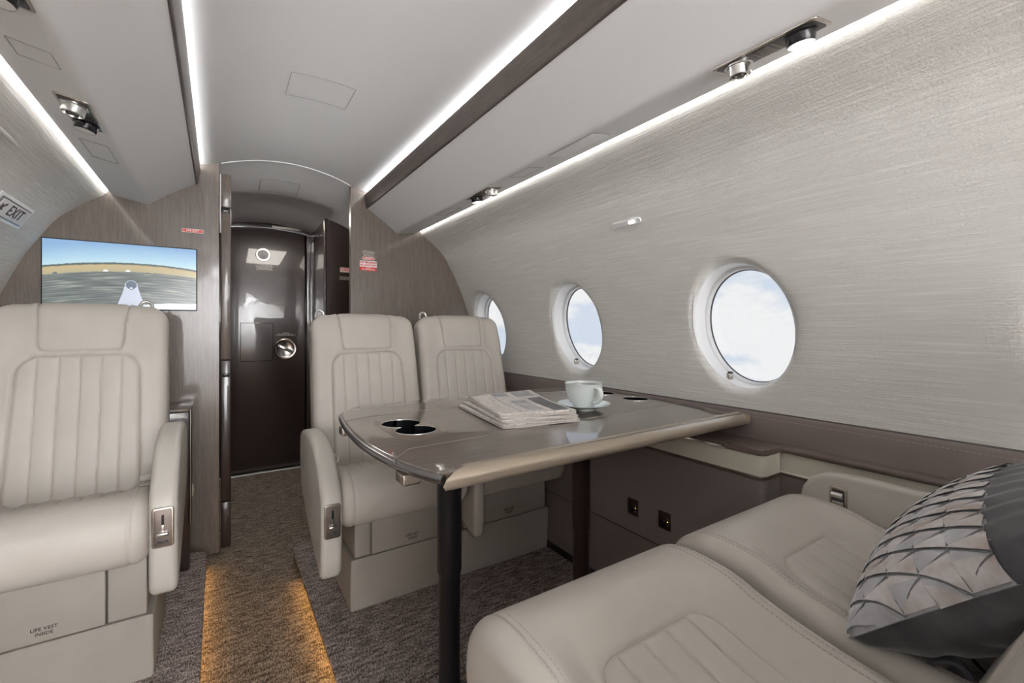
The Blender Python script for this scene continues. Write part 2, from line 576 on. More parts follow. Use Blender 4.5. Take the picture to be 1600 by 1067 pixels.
# soft raised textured lips around the windows + windows
def window(num, side, wy):
    x = CX + side * (float(hw(WZ)) + 0.0)
    # lean of the wall at the window
    lean = (float(hw(WZ + .15)) - float(hw(WZ - .15))) / 0.30
    root = empty('window_%d' % num, (x, wy, WZ)); tag(root, kind='structure')
    def P(r, a, dx):
        y = r * KY * math.cos(a); z = r * math.sin(a)
        return (side * (lean * z + dx), y, z)
    def ringmesh(name, prof, mat, parent):
        n = 72; v = []; f = []; m = len(prof)
        for k in range(n):
            a = 2 * PI * k / n
            for r, dx in prof: v.append(P(r, a, dx))
        for k in range(n):
            l = (k + 1) % n
            for i in range(m - 1): f.append((k * m + i, l * m + i, l * m + i + 1, k * m + i + 1))
        me = mesh(name, v, f); sharpen(me, 50)
        return link(name, me, mat, parent)
    fr = ringmesh('window_reveal', [(WR + .004, 0.006), (WR + .003, 0.010), (WR - .001, 0.012), (WR - .003, 0.016), (WR - .005, 0.050), (WR - .007, 0.062)], 'white', root)
    ringmesh('inner_ring', [(WR - .007, 0.062), (WR - .013, 0.0625), (WR - .016, 0.066), (WR - .0165, 0.080)], 'white', root)
    ringmesh('window_seal', [(WR - .0160, 0.0800), (WR - .0190, 0.0805), (WR - .0190, 0.086)], 'dark', root)
    ringmesh('window_frame', [(WR - .0185, 0.0858), (WR + .02, 0.087), (WR + .02, 0.097)], 'dark', root)
    g = bmesh.new()
    c = g.verts.new(P(0, 0, 0.083)); ring = [g.verts.new(P(WR - .0185, 2 * PI * k / 48, 0.083)) for k in range(48)]
    for k in range(48): g.faces.new((c, ring[k], ring[(k + 1) % 48]))
    me = bpy.data.meshes.new('pane'); g.to_mesh(me); g.free()
    link('pane', me, 'glass', root)
    # small shade clip low on the reveal (towards the nose)
    a = math.radians(-62) if side > 0 else math.radians(-118)
    cl = box('shade_clip', -.012, .012, -.005, .005, -.012, .012, 'chrome', root, 0.002)
    cl.location = P(WR - .010, a, 0.036)
    kb = box('clip_latch', -.007, .004, -.009, .004, .010, .017, 'dark', root, 0.001)
    kb.location = cl.location
    return root
k = 1
for wy in (0.78, 1.545, 2.31, 0.015, -0.75, -1.515):
    window(k, 1, wy); k += 1
for wy in (2.31, 1.545, 0.78, 0.015, -0.75, -1.515):
    window(k, -1, wy); k += 1
# outer skin behind the lining so the sky does not leak in
def skin(side):
    zs = [-0.1, 0.3, 0.745, 1.0, 1.26, 1.45, 1.66, 1.98]
    # built as bands above and below the windows plus pillars between them
    parts = []
    def bx(y0, y1, z0, z1):
        xa, xb = CX + side * (1.168 if z0 < .6 else 1.155), 0
        x0 = CX + side * 1.21; x1 = CX + side * 1.23
        parts.append((min(x0, x1), max(x0, x1), y0, y1, z0, z1))
    bx(YA, 4.0, -0.12, WZ - WR - .05); bx(YA, 4.0, WZ + WR + .05, 2.05)
    ed = [YA] + sum([[w - WR - .13, w + WR + .13] for w in WINY], []) + [4.0]
    for i in range(0, len(ed), 2): bx(ed[i], ed[i + 1], WZ - WR - .05, WZ + WR + .05)
    bm = bmesh.new()
    for p in parts:
        r = bmesh.ops.create_cube(bm, size=1)
        for vv in r['verts']:
            vv.co = Vector((p[0] + (vv.co.x + .5) * (p[1] - p[0]), p[2] + (vv.co.y + .5) * (p[3] - p[2]), p[4] + (vv.co.z + .5) * (p[5] - p[4])))
    me = bpy.data.meshes.new('outer_skin'); bm.to_mesh(me); bm.free()
    link('outer_skin', me, 'white', wr if side > 0 else wl, smooth=False)
skin(1); skin(-1)
box('outer_roof', CX - 1.23, CX + 1.23, YA - .1, 4.1, 2.05, 2.08, 'white', wr)

# lower side walls ------------------------------------------------------
def extr(name, prof, y0, y1, mat, parent=None, side=1, sharp=30):
    """prof in (x offset from centre line, z); extruded along the cabin"""
    v = []; f = []; m = len(prof)
    for y in (y0, y1):
        for x, z in prof: v.append((CX + side * x, y, z))
    for i in range(m - 1):
        q = (i, i + 1, m + i + 1, m + i)
        f.append(q)
    me = mesh(name, v, f)
    bm = bmesh.new(); bm.from_mesh(me)
    for e in bm.edges:
        if len(e.link_faces) == 2 and e.calc_face_angle(0) > math.radians(sharp): e.smooth = False
    bm.to_mesh(me); bm.free()
    return link(name, me, mat, parent)
for side, w_ in ((1, wr), (-1, wl)):
    extr('leather_band', [(1.070, .747), (1.0665, .745), (1.064, .738), (1.062, .70), (1.062, .655)], YA, YP, 'taupe', w_, side, 60)
    extr('band_shadow_gap', [(1.071, .752), (1.0685, .7475), (1.0685, .7465)], YA, YP, 'dark', w_, side)
    # wooden rail under the band
    extr('side_rail', [(1.062, .664), (1.052, .664), (1.046, .660), (1.044, .652), (1.046, .645), (1.052, .643), (1.064, .643)], YA, YP, 'ledgewood', w_, side, 60)
    extr('cream_fascia', [(1.055, .646), (1.055, .590), (1.050, .586)], YA, YP, 'ledge', w_, side)
    extr('fascia_bead', [(1.056, .587), (1.049, .585), (1.049, .578), (1.056, .576)], YA, YP, 'stripwood', w_, side)
    extr('lower_panel', [(1.054, .577), (1.045, .40), (1.010, .27), (0.966, .035)], YA, YP, 'panel', w_, side, 60)
    bb = extr('baseboard_right' if side > 0 else 'baseboard_left', [(0.967, .040), (0.960, .040), (0.956, .0)], YA, YP, 'outlet', None, side)
    tag(bb, kind='structure')
# stitching row on the leather band
def dashes(name, pts, length, gap, r, mat, parent):
    """short thread stitches along a polyline, joined"""
    P = [Vector(p) for p in pts]
    v = []; f = []
    acc = 0.0; L_ = [0.0]
    for i in range(1, len(P)): L_.append(L_[-1] + (P[i] - P[i - 1]).length)
    def at(s):
        s = min(max(s, 0), L_[-1])
        for i in range(1, len(P)):
            if s <= L_[i]:
                return P[i - 1].lerp(P[i], (s - L_[i - 1]) / max(1e-9, L_[i] - L_[i - 1]))
        return P[-1]
    s = 0.0
    while s + length < L_[-1]:
        a, b = at(s), at(s + length)
        t = (b - a).normalized()
        u = t.orthogonal().normalized(); w = t.cross(u)
        o = len(v)
        for q in (a, b):
            for k in range(4):
                an = PI / 2 * k
                v.append(q + (u * math.cos(an) + w * math.sin(an)) * r)
        for k in range(4):
            l = (k + 1) % 4
            f.append((o + k, o + l, o + 4 + l, o + 4 + k))
        s += length + gap
    if not v: return None
    o = link(name, mesh(name, v, f), mat, parent, smooth=False)
    tag(o, kind='stuff')
    return o
dashes('stitching', [(CX + 1.0625, YA + .1, .731), (CX + 1.0625, 1.2, .731)], .006, .004, .0006, 'stitch', wr)
# seams in the lower right panel


# ledge box beside the table (right)
lb = empty('side_ledge', (1.30, 0.66, 0.575))
tag(lb, 'cream side ledge with dark wood flap top along the wall under the table', 'ledge')
def lpart(name, poly, z0, z1, r, mat, par=lb):
    o = slab(name, [(x - 1.30, y - 0.66) for x, y in poly], z0 - 0.575, z1 - 0.575, r, mat, par, axis='z', sharp=45)
    return o
body = [(1.352, 0.655), (1.352, 2.50), (1.262, 2.50), (1.262, 0.675), (1.266, 0.662), (1.280, 0.655)]
lpart('ledge_body', body, .586, .645, 0.0, 'ledge')
lpart('ledge_bead', [(1.354, 0.652), (1.354, 2.50), (1.259, 2.50), (1.259, 0.672), (1.264, 0.658), (1.278, 0.652)], .577, .586, 0.002, 'stripwood')
lpart('ledge_skirt', [(1.352, 0.657), (1.352, 2.50), (1.264, 2.50), (1.264, 0.677), (1.268, 0.664), (1.281, 0.657)], .01, .5765, 0.0, 'panel')
tube('panel_seam', [(1.2637 - 1.30, .68 - .66, .257 - .575), (1.2637 - 1.30, 2.49 - .66, .257 - .575)], 0.0014, 'outlet', lb, 5)
lpart('ledge_rim', [(1.360, 0.650), (1.360, 0.765), (1.257, 0.765), (1.257, 0.668), (1.262, 0.655), (1.276, 0.650)], .645, .663, 0.003, 'ledgewood')
lpart('flap_lid', rrect(1.258, 1.356, 0.768, 0.925, 0.004), .648, .663, 0.003, 'ledgewood')
lpart('ledge_rim', [(1.360, 0.928), (1.360, 2.50), (1.257, 2.50), (1.257, 0.928)], .645, .660, 0.003, 'stripwood')
lpart('flap_pull', rrect(1.2555, 1.2580, 0.775, 0.918, 0.001), .646, .652, 0.0, 'steel')
# armrest fairing / monitor stowage behind the lid
fz = slab('stowage_fairing', [(0.93 - .66, .66 - .575), (0.96 - .66, .712 - .575), (1.30 - .66, .712 - .575), (1.30 - .66, .66 - .575)], 1.285 - 1.30, 1.352 - 1.30, .003, 'dark', lb)
# outlets on the lower panel
def outlet(y, z, lab):
    x = CX + float(np.interp(z, [0.0, .27, .40, .577], [.958, 1.010, 1.045, 1.054]))
    x = 1.264
    r = empty('power_outlet', (x, y, z)); tag(r, lab, 'outlet', 'power outlets in the taupe side panel')
    box('face_plate', -.004, 0, -.024, .024, -.029, .029, 'outlet', r, .001)
    box('socket', -.0055, -.004, -.004, .012, -.017, .006, 'black', r, .0005)
    box('button', -.0060, -.004, -.017, -.011, .006, .013, 'dark', r, .0005)
    box('button', -.0060, -.004, -.017, -.011, -.017, -.010, 'dark', r, .0005)
    box('indicator_light', -.0058, -.004, -.0155, -.0130, -.001, .0015, 'amber', r)
outlet(1.122, 0.350, 'dark brown power outlet in the side panel, nearer the brown table leg')
outlet(0.984, 0.350, 'dark brown power outlet in the side panel, nearer the window seat cushion')
# light slot with emergency lamp in wall
ws = empty('wall_lamp_lens', (0, 0, 0))
def on_wall(y, z, off=0.0):
    return Vector((CX + float(hw(z)) - off, y, z))
WSZ = 1.372; WSY = 1.098
ws.location = on_wall(WSY, WSZ)
tag(ws, 'small oblong lamp lens set into the woven wall between the two nearer windows', 'lamp')
an_ = math.atan2(float(hw(WSZ - .02) - hw(WSZ + .02)), 0.04)
lens = slab('lens_housing', rrect(-.064, .064, -.010, .010, .008), -.006, .004, .002, M['ceil'], ws)
lens.rotation_euler = (0, -an_, 0)
lp = slab('lens_light', rrect(-.040, -.012, -.006, .006, .005), -.0085, -.004, .001, M['pin'], ws)
lp.rotation_euler = (0, -an_, 0)

# forward partition ------------------------------------------------------
def arc_outline(x_a, x_b, n=40):
    pass
def part_poly(side):
    """partition outline in (x,z), right or left piece"""
    pts = []
    zs = np.linspace(0.655, 1.60, 40)
    for z in zs: pts.append((CX + side * (float(hw(z)) + .012), z))
    # top: up over the ceiling, closed by the arch
    return pts
def ceil_z(x):
    q = abs(x - CX)
    if q > 0.30:
        t = min(q - 0.30, 0.10)
        return 1.7815 - 0.42 * (t - t * t / 0.2)
    return 1.842 + (-0.775 + math.sqrt(max(0, 0.775 ** 2 - q ** 2)))
def partition(side):
    inner = 0.607 if side > 0 else 0.003
    pts = [(inner, ZA if side < 0 else ZA), (CX + side * .98, ZA), (CX + side * 1.06, .5)]
    pts += part_poly(side)
    # the top edge follows the headliner until the arch
    pts += [(CX + side * .60, 1.68), (CX + side * .45, 1.74)]
    xs = np.linspace(CX + side * .40, inner, 8)
    for x in xs: pts.append((float(x), ceil_z(float(x)) + .012))
    return pts
wf = slab('wall_front', partition(1), YP, YP + .035, 0.0, 'partition', axis='y'); tag(wf, kind='structure')
wf2 = slab('wall_front', partition(-1), YP, YP + .035, 0.0, 'partition', axis='y'); tag(wf2, kind='structure')
# rounded lug where the arch lands on the partition
# pocket-door leading edge standing just behind the left partition
pd = empty('door_2', (0.028, YP + .06, ZA)); tag(pd, kind='structure')
def stile(name, x0, x1, y0, y1, z0, z1, mat, b=.004):
    return box(name, x0 - 0.028, x1 - 0.028, y0 - YP - .06, y1 - YP - .06, z0 - ZA, z1 - ZA, mat, pd, b)
stile('door_edge', 0.010, 0.052, YP + .036, YP + .085, ZA, 0.16, 'doorwood')
stile('door_edge', 0.010, 0.052, YP + .036, YP + .085, 0.165, 0.845, 'doorwood')
stile('door_edge', 0.010, 0.052, YP + .036, YP + .085, 0.85, 1.58, 'partition')
stile('door_edge', 0.010, 0.052, YP + .036, YP + .085, 1.585, 1.745, 'partition')
stile('edge_latch', 0.016, 0.046, YP + .030, YP + .04, 0.765, 0.785, 'black', .002)
stile('edge_latch', 0.012, 0.048, YP + .030, YP + .04, 1.56, 1.585, 'black', .002)
stile('edge_light_gap', 0.006, 0.012, YP + .0355, YP + .04, 1.46, 1.745, 'lamp' if False else 'placard', .001)
# vestibule ---------------------------------------------------------------
YD = 3.776
def vest_z(x, y):
    k = sstep(YP, YP + .45, np.asarray(y, float))
    edge = np.array([ceil_z(float(q)) if abs(q - CX) < .5 else 1.70 for q in np.atleast_1d(x)])
    dome = 1.775 - 0.5 * (np.atleast_1d(x) - CX) ** 2 + 0.012 * np.sin((np.asarray(y) - 2.9) * 7.5) * (np.asarray(y) > 2.9)
    return edge * (1 - k) + dome * k
def vf(U, V):
    x = -0.25 + U * 1.15; y = YP + .002 + V * (YD + .05 - YP)
    return np.stack([x, y, vest_z(x, y)], 1)
vc = grid('ceiling', 40, 60, vf, 'ceil'); tag(vc, kind='structure')
box('wall_front_side', 0.598, 1.2, 3.2, 3.9, ZA, 1.80, 'doorwood')
tag(bpy.data.objects['wall_front_side'], kind='structure')
bpy.data.objects['wall_front_side'].name = 'wall_vestibule_right'
wv = bpy.data.objects['wall_vestibule_right']
tube('edge_bead', [(0.598, 3.2, ZA), (0.598, 3.2, 1.73)], .009, 'doorwood', wv, 10)
box('panel_groove', 0.5965, 0.5985, 3.205, 3.77, 1.655, 1.660, 'black', wv)
wvl = box('wall_vestibule_left', -0.30, -0.02, YP + .10, 3.9, ZA, 1.80, 'doorwood'); tag(wvl, kind='structure')
box('wall_vestibule_back', -0.3, 1.2, 3.86, 3.9, ZA, 1.85, 'doorwood'); tag(bpy.data.objects['wall_vestibule_back'], kind='structure')
wrr = box('wall_vestibule_outer', 1.18, 1.2, YP + .036, 3.3, ZA, 1.75, 'doorwood'); tag(wrr, kind='structure')
# the glossy door
d1 = empty('door_1', (0.31, YD, ZA)); tag(d1, kind='structure')
def door_poly(x0, x1, z0):
    pts = [(x0, z0), (x1, z0)]
    for q in np.linspace(x1, x0, 14):
        pts.append((float(q), 1.735 - 0.35 * (float(q) - CX - .0) ** 2 - (-ZA) * 0))
    return pts
def dp(name, poly, y0, y1, mat, r=0.0, loc=(0.31, YD, ZA), par=d1):
    return slab(name, [(x - loc[0], z - loc[2]) for x, z in poly], y0 - loc[1], y1 - loc[1], r, mat, par, axis='y')
dp('door_leaf', door_poly(0.0, 0.560, ZA + .012), YD, YD + .03, 'doorwood', .002)
dp('door_gap', [(0.5605, ZA), (0.572, ZA), (0.572, 1.72), (0.5605, 1.72)], YD + .008, YD + .03, 'black')
dp('door_frame', [(0.572, ZA), (0.600, ZA), (0.600, 1.73), (0.572, 1.73)], YD - .012, YD + .03, 'doorwood', .003)
hd = [(float(q), 1.738 - 0.35 * (float(q) - CX) ** 2) for q in np.linspace(-.02, .60, 12)] + [(float(q), 1.79 - 0.35 * (float(q) - CX) ** 2) for q in np.linspace(.60, -.02, 12)]
dp('door_header', hd, YD - .02, YD + .03, 'doorwood', .002)
dp('header_latch', rrect(.335, .525, 1.745, 1.762, .003), YD - .026, YD - .02, 'chrome')
dp('header_latch', rrect(.255, .330, 1.748, 1.764, .003), YD - .026, YD - .02, 'black')
# access panel joints
for a, b_, c, d_ in ((0.133, 0.342, 1.036, 1.040), (0.133, 0.342, 0.759, 0.762), (0.133, 0.136, 0.76, 1.038), (0.339, 0.342, 0.76, 1.038)):
    dp('panel_joint', [(a, c), (b_, c), (b_, d_), (a, d_)], YD - .0012, YD + .001, 'chrome' if c > 1 and b_ - a > .1 else 'black')
lathe('peephole_ring', [(.034, 0), (.036, -.005), (.046, -.006), (.049, -.002), (.049, 0)], 'chrome', d1, 32, (0.277 - .31, 0, 1.544 - ZA), 'y')
lathe('peephole_lens', [(0.0001, -.003), (.012, -.003), (.014, -.001), (.034, -.001)], 'dark', d1, 24, (0.277 - .31, 0, 1.544 - ZA), 'y')
lathe('latch_ring', [(.060, 0), (.062, -.006), (.072, -.008), (.078, -.004), (.079, 0)], 'chrome', d1, 40, (0.425 - .31, 0, 0.845 - ZA), 'y')
lathe('latch_dish', [(0.0001, -.001), (.055, -.001), (.060, -.004)], 'steel', d1, 40, (0.425 - .31, 0, 0.845 - ZA), 'y')
lv = box('latch_lever', -.050, .050, -.018, -.004, -.012, .012, 'steel', d1, .005)
lv.location = (0.425 - .31, 0, 0.845 - ZA); lv.rotation_euler = (0, math.radians(28), 0)
def fine_print(name, cx, z, w, rows, mat, parent, y, rowh=0.008, frac=None):
    """rows of tiny illegible lettering: short raised dashes, joined"""
    bm = bmesh.new()
    rnd = random.Random(int(cx * 1000 + z * 77))
    for r in range(rows):
        ww = w * (frac[r] if frac else rnd.uniform(.75, 1.0))
        x = cx - ww / 2
        while x < cx + ww / 2:
            l = rnd.uniform(.3, .9) * rowh * 1.2
            q = bmesh.ops.create_cube(bm, size=1)
            for vv in q['verts']:
                vv.co = Vector((x + (vv.co.x + .5) * l, y + vv.co.y * .0012, z - r * rowh + vv.co.z * rowh * .5))
            x += l + rowh * .35
    me = bpy.data.meshes.new(name); bm.to_mesh(me); bm.free()
    o = link(name, me, mat, parent, smooth=False); tag(o, kind='stuff')
    return o
fine_print('fine_print', 0.285 - .31, 1.468 - ZA, .115, 5, 'grey_text', d1, -.0006, .0085)
fine_print('fine_print', 0.425 - .31, .965 - ZA, .12, 3, 'grey_text', d1, -.0006, .0085, [.3, .85, 1])
th = box('trim_5', 0.0, 0.60, YD - .03, YD - .012, ZA, ZA + .006, 'china'); tag(th, kind='structure')
# wall behind camera
wa = box('wall_back', CX - 1.2, CX + 1.2, YA - .05, YA, -.1, 1.95, 'ceil'); tag(wa, kind='structure')

# ceiling -------------------------------------------------------------------
def cf(U, V):
    x = CX + (U - .5) * 2 * 0.46; y = YA + V * (YP + .0 - YA)
    return np.stack([x, y, np.array([ceil_z(float(q)) for q in x])], 1)
ce = grid('ceiling', 121, 2, cf, 'ceil', flip=True); tag(ce, kind='structure')
# white lip at the forward arch
tube('arch_lip', [(float(x), YP - .001, ceil_z(float(x)) - .001) for x in np.linspace(0.012, 0.604, 24)], .0035, 'white', ce, 6)
def ceil_line(pts, mat='line', r=.0012, par=None):
    tube('access_panel_joint', pts, r, mat, par or ce, 5)
def rect_on(fn, a0, a1, b0, b1, par, r=.0013, mat='line'):
    c = [(a0, b0), (a1, b0), (a1, b1), (a0, b1)]
    P = []
    for i in range(4):
        p, q = c[i], c[(i + 1) % 4]
        for k in range(6): P.append(fn(p[0] + (q[0] - p[0]) * k / 6, p[1] + (q[1] - p[1]) * k / 6))
    tube('access_panel_joint', P, r, mat, par, 5, closed=True)
rect_on(lambda x, y: (x, y, ceil_z(x) - .0006), 0.200, 0.404, 1.612, 1.780, ce)
rect_on(lambda x, y: (x, y, float(vest_z(np.array([x]), np.array([y]))[0]) - .001), 0.192, 0.384, 2.752, 2.925, vc)
# wooden strips, overhead side panels
BIN = [(0.392, 1.668), (0.44, 1.637), (0.50, 1.596), (0.545, 1.5605), (0.553, 1.5535), (0.560, 1.5490), (0.567, 1.5468), (0.576, 1.5474), (0.59, 1.5500), (0.672, 1.5658), (0.682, 1.5680), (0.6855, 1.5715), (0.6855, 1.586), (0.63, 1.60)]
def bin_pt(s):
    """point on the flat underside, s in 0..1 from inner corner to the wall"""
    return (0.590 + s * (0.683 - 0.590), 1.5500 + s * (1.568 - 1.5500))
for side, nm in ((1, 'right'), (-1, 'left')):
    b_ = extr('ceiling_panel', BIN, YA, YP, 'ceil', None, side, 80); b_.name = 'ceiling_%s' % nm; tag(b_, kind='structure')
    st = extr('trim', [(0.3835, 1.678), (0.384, 1.670), (0.388, 1.667), (0.394, 1.670), (0.393, 1.70), (0.384, 1.738), (0.379, 1.745), (0.374, 1.742), (0.376, 1.72), (0.3835, 1.678)], YA, YP, 'stripwood', None, side, 60)
    st.name = 'trim_1' if side > 0 else 'trim_2'; tag(st, kind='structure')
    # cove strips: behind the wooden strip (washes the headliner) and behind the panel edge (washes the wall)
    extr('cove_light', [(0.402, 1.740), (0.402, 1.748), (0.402, 1.757)], YA + .02, YP - .004, 'cove', st, side)
    extr('cove_light', [(0.6862, 1.5730), (0.6862, 1.579), (0.6862, 1.585)], YA + .02, YP - .004, 'cove_wall', b_, side)
    extr('cove_back', [(0.393, 1.69), (0.41, 1.735), (0.42, 1.775)], YA, YP, 'ceil', b_, side)
# panel details on the undersides
def under(side):
    return lambda s, y: (CX + side * bin_pt(s)[0], y, bin_pt(s)[1] - .0006)
tilt = math.atan2(1.568 - 1.55, .683 - .590)
def psu(side, y0, y1, label, s0=-0.26, s1=0.46, light_first=True, lit=True):
    """reading-light and air-outlet unit"""
    m0 = bin_pt((s0 + s1) / 2)
    cx, cy, cz = CX + side * m0[0], (y0 + y1) / 2, m0[1]
    r = empty('reading_light_unit', (cx, cy, cz)); tag(r, label, 'light')
    r.rotation_euler = (0, -side * tilt, 0)
    hx = (bin_pt(s1)[0] - bin_pt(s0)[0]) / 2; hy = (y1 - y0) / 2
    slab('bezel', rrect(-hx, hx, -hy, hy, .008), -.003, .001, .0012, 'chrome', r, axis='z')
    fp_ = slab('face_plate', rrect(-hx + .006, hx - .006, -hy + .007, hy - .007, .005), -.0042, -.0025, .0005, 'dark', r, axis='z')
    sg = 1 if light_first else -1     # +1: lamp at the aft end
    rr = hx * .74
    ly, vy = -sg * (hy - rr - .016), sg * (hy - rr - .016)
    lathe('lamp_collar', [(rr * 1.1, -.004), (rr * 1.12, -.007), (rr, -.008), (rr * .96, -.020), (rr * .88, -.024)], 'black', r, 28, (0, ly, 0))
    lathe('lamp_lens', [(0.0001, -.0235), (rr * .88, -.0235)], 'lamp' if lit else 'placard', r, 28, (0, ly, 0))
    lathe('air_nozzle', [(rr * 1.1, -.004), (rr * 1.1, -.007), (rr * .95, -.008), (rr * .92, -.026), (rr * .78, -.028), (rr * .70, -.016), (rr * .35, -.016), (rr * .33, -.026), (rr * .2, -.026), (rr * .18, -.012), (0.0001, -.012)], 'steel', r, 28, (0, vy, 0))
    lathe('nozzle_core', [(rr * .30, -.0262), (rr * .71, -.0165)], 'black', r, 28, (0, vy, 0))
    bw = (2 * hy - 4 * rr - .07) / 3
    for k in range(3):
        yy = (k - 1) * (bw + .004)
        slab('call_button', rrect(-hx + .010, hx - .010, yy - bw / 2, yy + bw / 2, .001), -.0052, -.004, .0004, 'dark', fp_, axis='z')
        for q in (-1, 1):
            box('button_edge', -hx + .009, hx - .009, yy + q * bw / 2 - .0006, yy + q * bw / 2 + .0006, -.0056, -.0045, 'chrome', fp_)
    return r
psu(1, 0.362, 0.562, 'nearest reading light and air nozzle unit, in the right overhead panel', light_first=True)
psu(1, 1.49, 1.69, 'far reading light and air nozzle unit, in the right overhead panel by the partition', light_first=False, lit=True)
psu(-1, 1.468, 1.670, 'reading light and air nozzle unit with dark face, in the left overhead panel', light_first=False, lit=False)
psu(-1, 0.90, 1.10, 'reading light unit at the upper left corner, cut off by the picture edge', light_first=False, lit=False)
# flush lens / access panels on the undersides
ll = empty('ceiling_lamp_lens', (CX + bin_pt(.13)[0], 1.022, bin_pt(.13)[1])); ll.rotation_euler = (0, -tilt, 0)
tag(ll, 'long flush rectangular lens with grey frame in the right overhead panel', 'light')
slab('lens_frame', rrect(-.036, .036, -.100, .100, .004), -.002, .001, .0005, M['line'], ll, axis='z')
slab('lens', rrect(-.033, .033, -.097, .097, .003), -.003, -.001, .0005, 'white', ll, axis='z')
bR = bpy.data.objects['ceiling_right']; bL = bpy.data.objects['ceiling_left']
rect_on(under(1), -.15, .52, 1.24, 1.36, bR, .0006)
rect_on(under(1), -.15, .52, 1.86, 2.02, bR, .0006)
rect_on(under(-1), -.07, .62, 1.80, 1.97, bL, .0009)
rect_on(under(-1), -.06, .62, 1.25, 1.32, bL, .0009)
# raised grab ridge in the left wall lining above the exit sign
def on_left(y, z, off=0.0): return Vector((CX - float(hw(z)) + off, y, z))
tube('lining_ridge', [on_left(y, 1.515, -.003) for y in np.linspace(1.45, 1.84, 8)], [.001, .006, .008, .008, .008, .008, .006, .001], 'wall', wl, 8)

# exit sign on left wall
EY, EZ = 2.175, 1.392
ex = empty('exit_sign', on_left(EY, EZ)); tag(ex, 'white exit sign with dark frame, arrow and red-brown letters on the left wall', 'sign')
sl = math.atan2(float(hw(EZ - .04) - hw(EZ + .04)), 0.08)
ex.rotation_euler = (0, sl, 0)
slab('sign_recess', rrect(-.148, .148, -.042, .042, .006), -.004, .002, .002, 'white', ex)
slab('sign_frame', rrect(-.123, .123, -.032, .032, .003), 0, .006, .001, 'dark', ex)
slab('sign_face', rrect(-.118, .118, -.027, .027, .002), .005, .0075, .0005, M['placard'], ex)
text('sign_lettering', 'EXIT', .052, 'exit_text', ex, (.0080, .020, 0), (PI / 2, 0, PI / 2), sx=1.0, bold=.0008, spacing=1.15)
def arrow(parent, mat):
    v = [(.0080, y, z) for y, z in [(-.105, -.014), (-.078, -.010), (-.088, -.001), (-.070, .012), (-.075, .018), (-.093, .005), (-.102, .012)]]
    v2 = [(x + .0008, y, z) for x, y, z in v]
    n = len(v)
    f = [tuple(range(n)), tuple(range(n, 2 * n))[::-1]] + [(i, (i + 1) % n, n + (i + 1) % n, n + i) for i in range(n)]
    link('sign_arrow', mesh('sign_arrow', v + v2, f), mat, parent, smooth=False)
arrow(ex, 'exit_text')

# ================================================================== SEATS
CW = 0.455     # cushion width
BW = 0.475     # back width
CP = Prof([(.52, .435), (.44, .437), (.36, .442), (.28, .452), (.20, .470), (.13, .494), (.07, .508), (.02, .500), (-.018, .470), (-.033, .425), (-.030, .380), (-.010, .345), (.03, .328), (.10, .322)], 8)
CL = CP.L
def t_of_y(y):            # arc length on top of the cushion at depth y
    m = CP.d < CP.L * .55
    return float(np.interp(-y, -CP.Q[m][:, 0], CP.d[m]))
T_F = t_of_y(.150)        # front of the channelled insert
def ins_hw(t):
    """half width of cushion insert at arc length t (t grows to the front)"""
    a = .050
    q = np.clip((t - (T_F - a)) / a, 0, 1)
    return .128 - a * (1 - np.sqrt(np.clip(1 - q * q, 0, 1)))
_tt = np.r_[np.linspace(0.0, T_F - .055, 12), T_F - .050 * (1 - np.sin(np.linspace(0, PI / 2, 16)))]
INS_POLY = [(-float(ins_hw(t)), t) for t in _tt] + [(float(ins_hw(t)), t) for t in _tt[::-1]]
def cushion_h(x, t):
    """relief over the profile: U-shaped bolster, dish under the insert"""
    s = sdf(x, t, INS_POLY)
    dish = -0.016 * sstep(-.075, .0, s)
    sink = -0.014 * sstep(.0, .010, s)
    bol = .016 * sstep(.13, .195, np.abs(x)) * (1 - sstep(T_F - .02, T_F + .10, t))
    seam = -.0042 * np.exp(-((np.abs(x) - (CW / 2 - .034)) / .0030) ** 2)
    return dish + sink + bol + seam
def cushion_pt(x, t, h):
    y, z = CP.at(t); ny, nz = CP.nrm(t, -1.0)
    ny, nz = np.where(True, ny, ny), nz
    return y + ny * h, z + nz * h
# normals must point outwards/up
_y, _z = CP.nrm(np.array([.1]), 1.0)
SG = 1.0 if _z[0] > 0 else -1.0
def cushion_xyz(x, t, h):
    y, z = CP.at(t); ny, nz = CP.nrm(t, SG)
    return np.stack([x, y + ny * h, z + nz * h], 1)
def cushion_body_fn(U, V):
    r = .030; depth = .13
    half = CW / 2
    tot = half - r + r * PI / 2 + depth
    s = (U - .5) * 2
    # denser sampling near seams: keep uniform
    a = np.abs(s) * tot
    flat = half - r
    x = np.where(a < flat, a, np.where(a < flat + r * PI / 2, flat + r * np.sin(np.clip((a - flat) / r, 0, PI / 2)), half))
    dn = np.where(a < flat, 0, np.where(a < flat + r * PI / 2, r * (1 - np.cos(np.clip((a - flat) / r, 0, PI / 2))), r + (a - flat - r * PI / 2)))
    t = V * CL
    x = np.sign(s) * x
    y, z = CP.at(t); ny, nz = CP.nrm(t, SG)
    h = cushion_h(x, t)
    y = y + ny * h; z = z + nz * h
    cy = np.clip(y, .055, .50); cz = np.full_like(z, .375)
    dy, dz = cy - y, cz - z
    l = np.hypot(dy, dz) + 1e-6
    fr = np.clip(dn, 0, l)
    # belly the side out slightly
    x = x + np.sign(s) * 0.006 * np.sin(np.clip(dn / .16, 0, 1) * PI)
    return np.stack([x, y + dy / l * fr, z + dz / l * fr], 1)
def pad_rows(n, t0, t1):
    u = np.linspace(0, 1, n)
    return t0 + (t1 - t0) * (u - .11 * np.sin(2 * PI * u) )
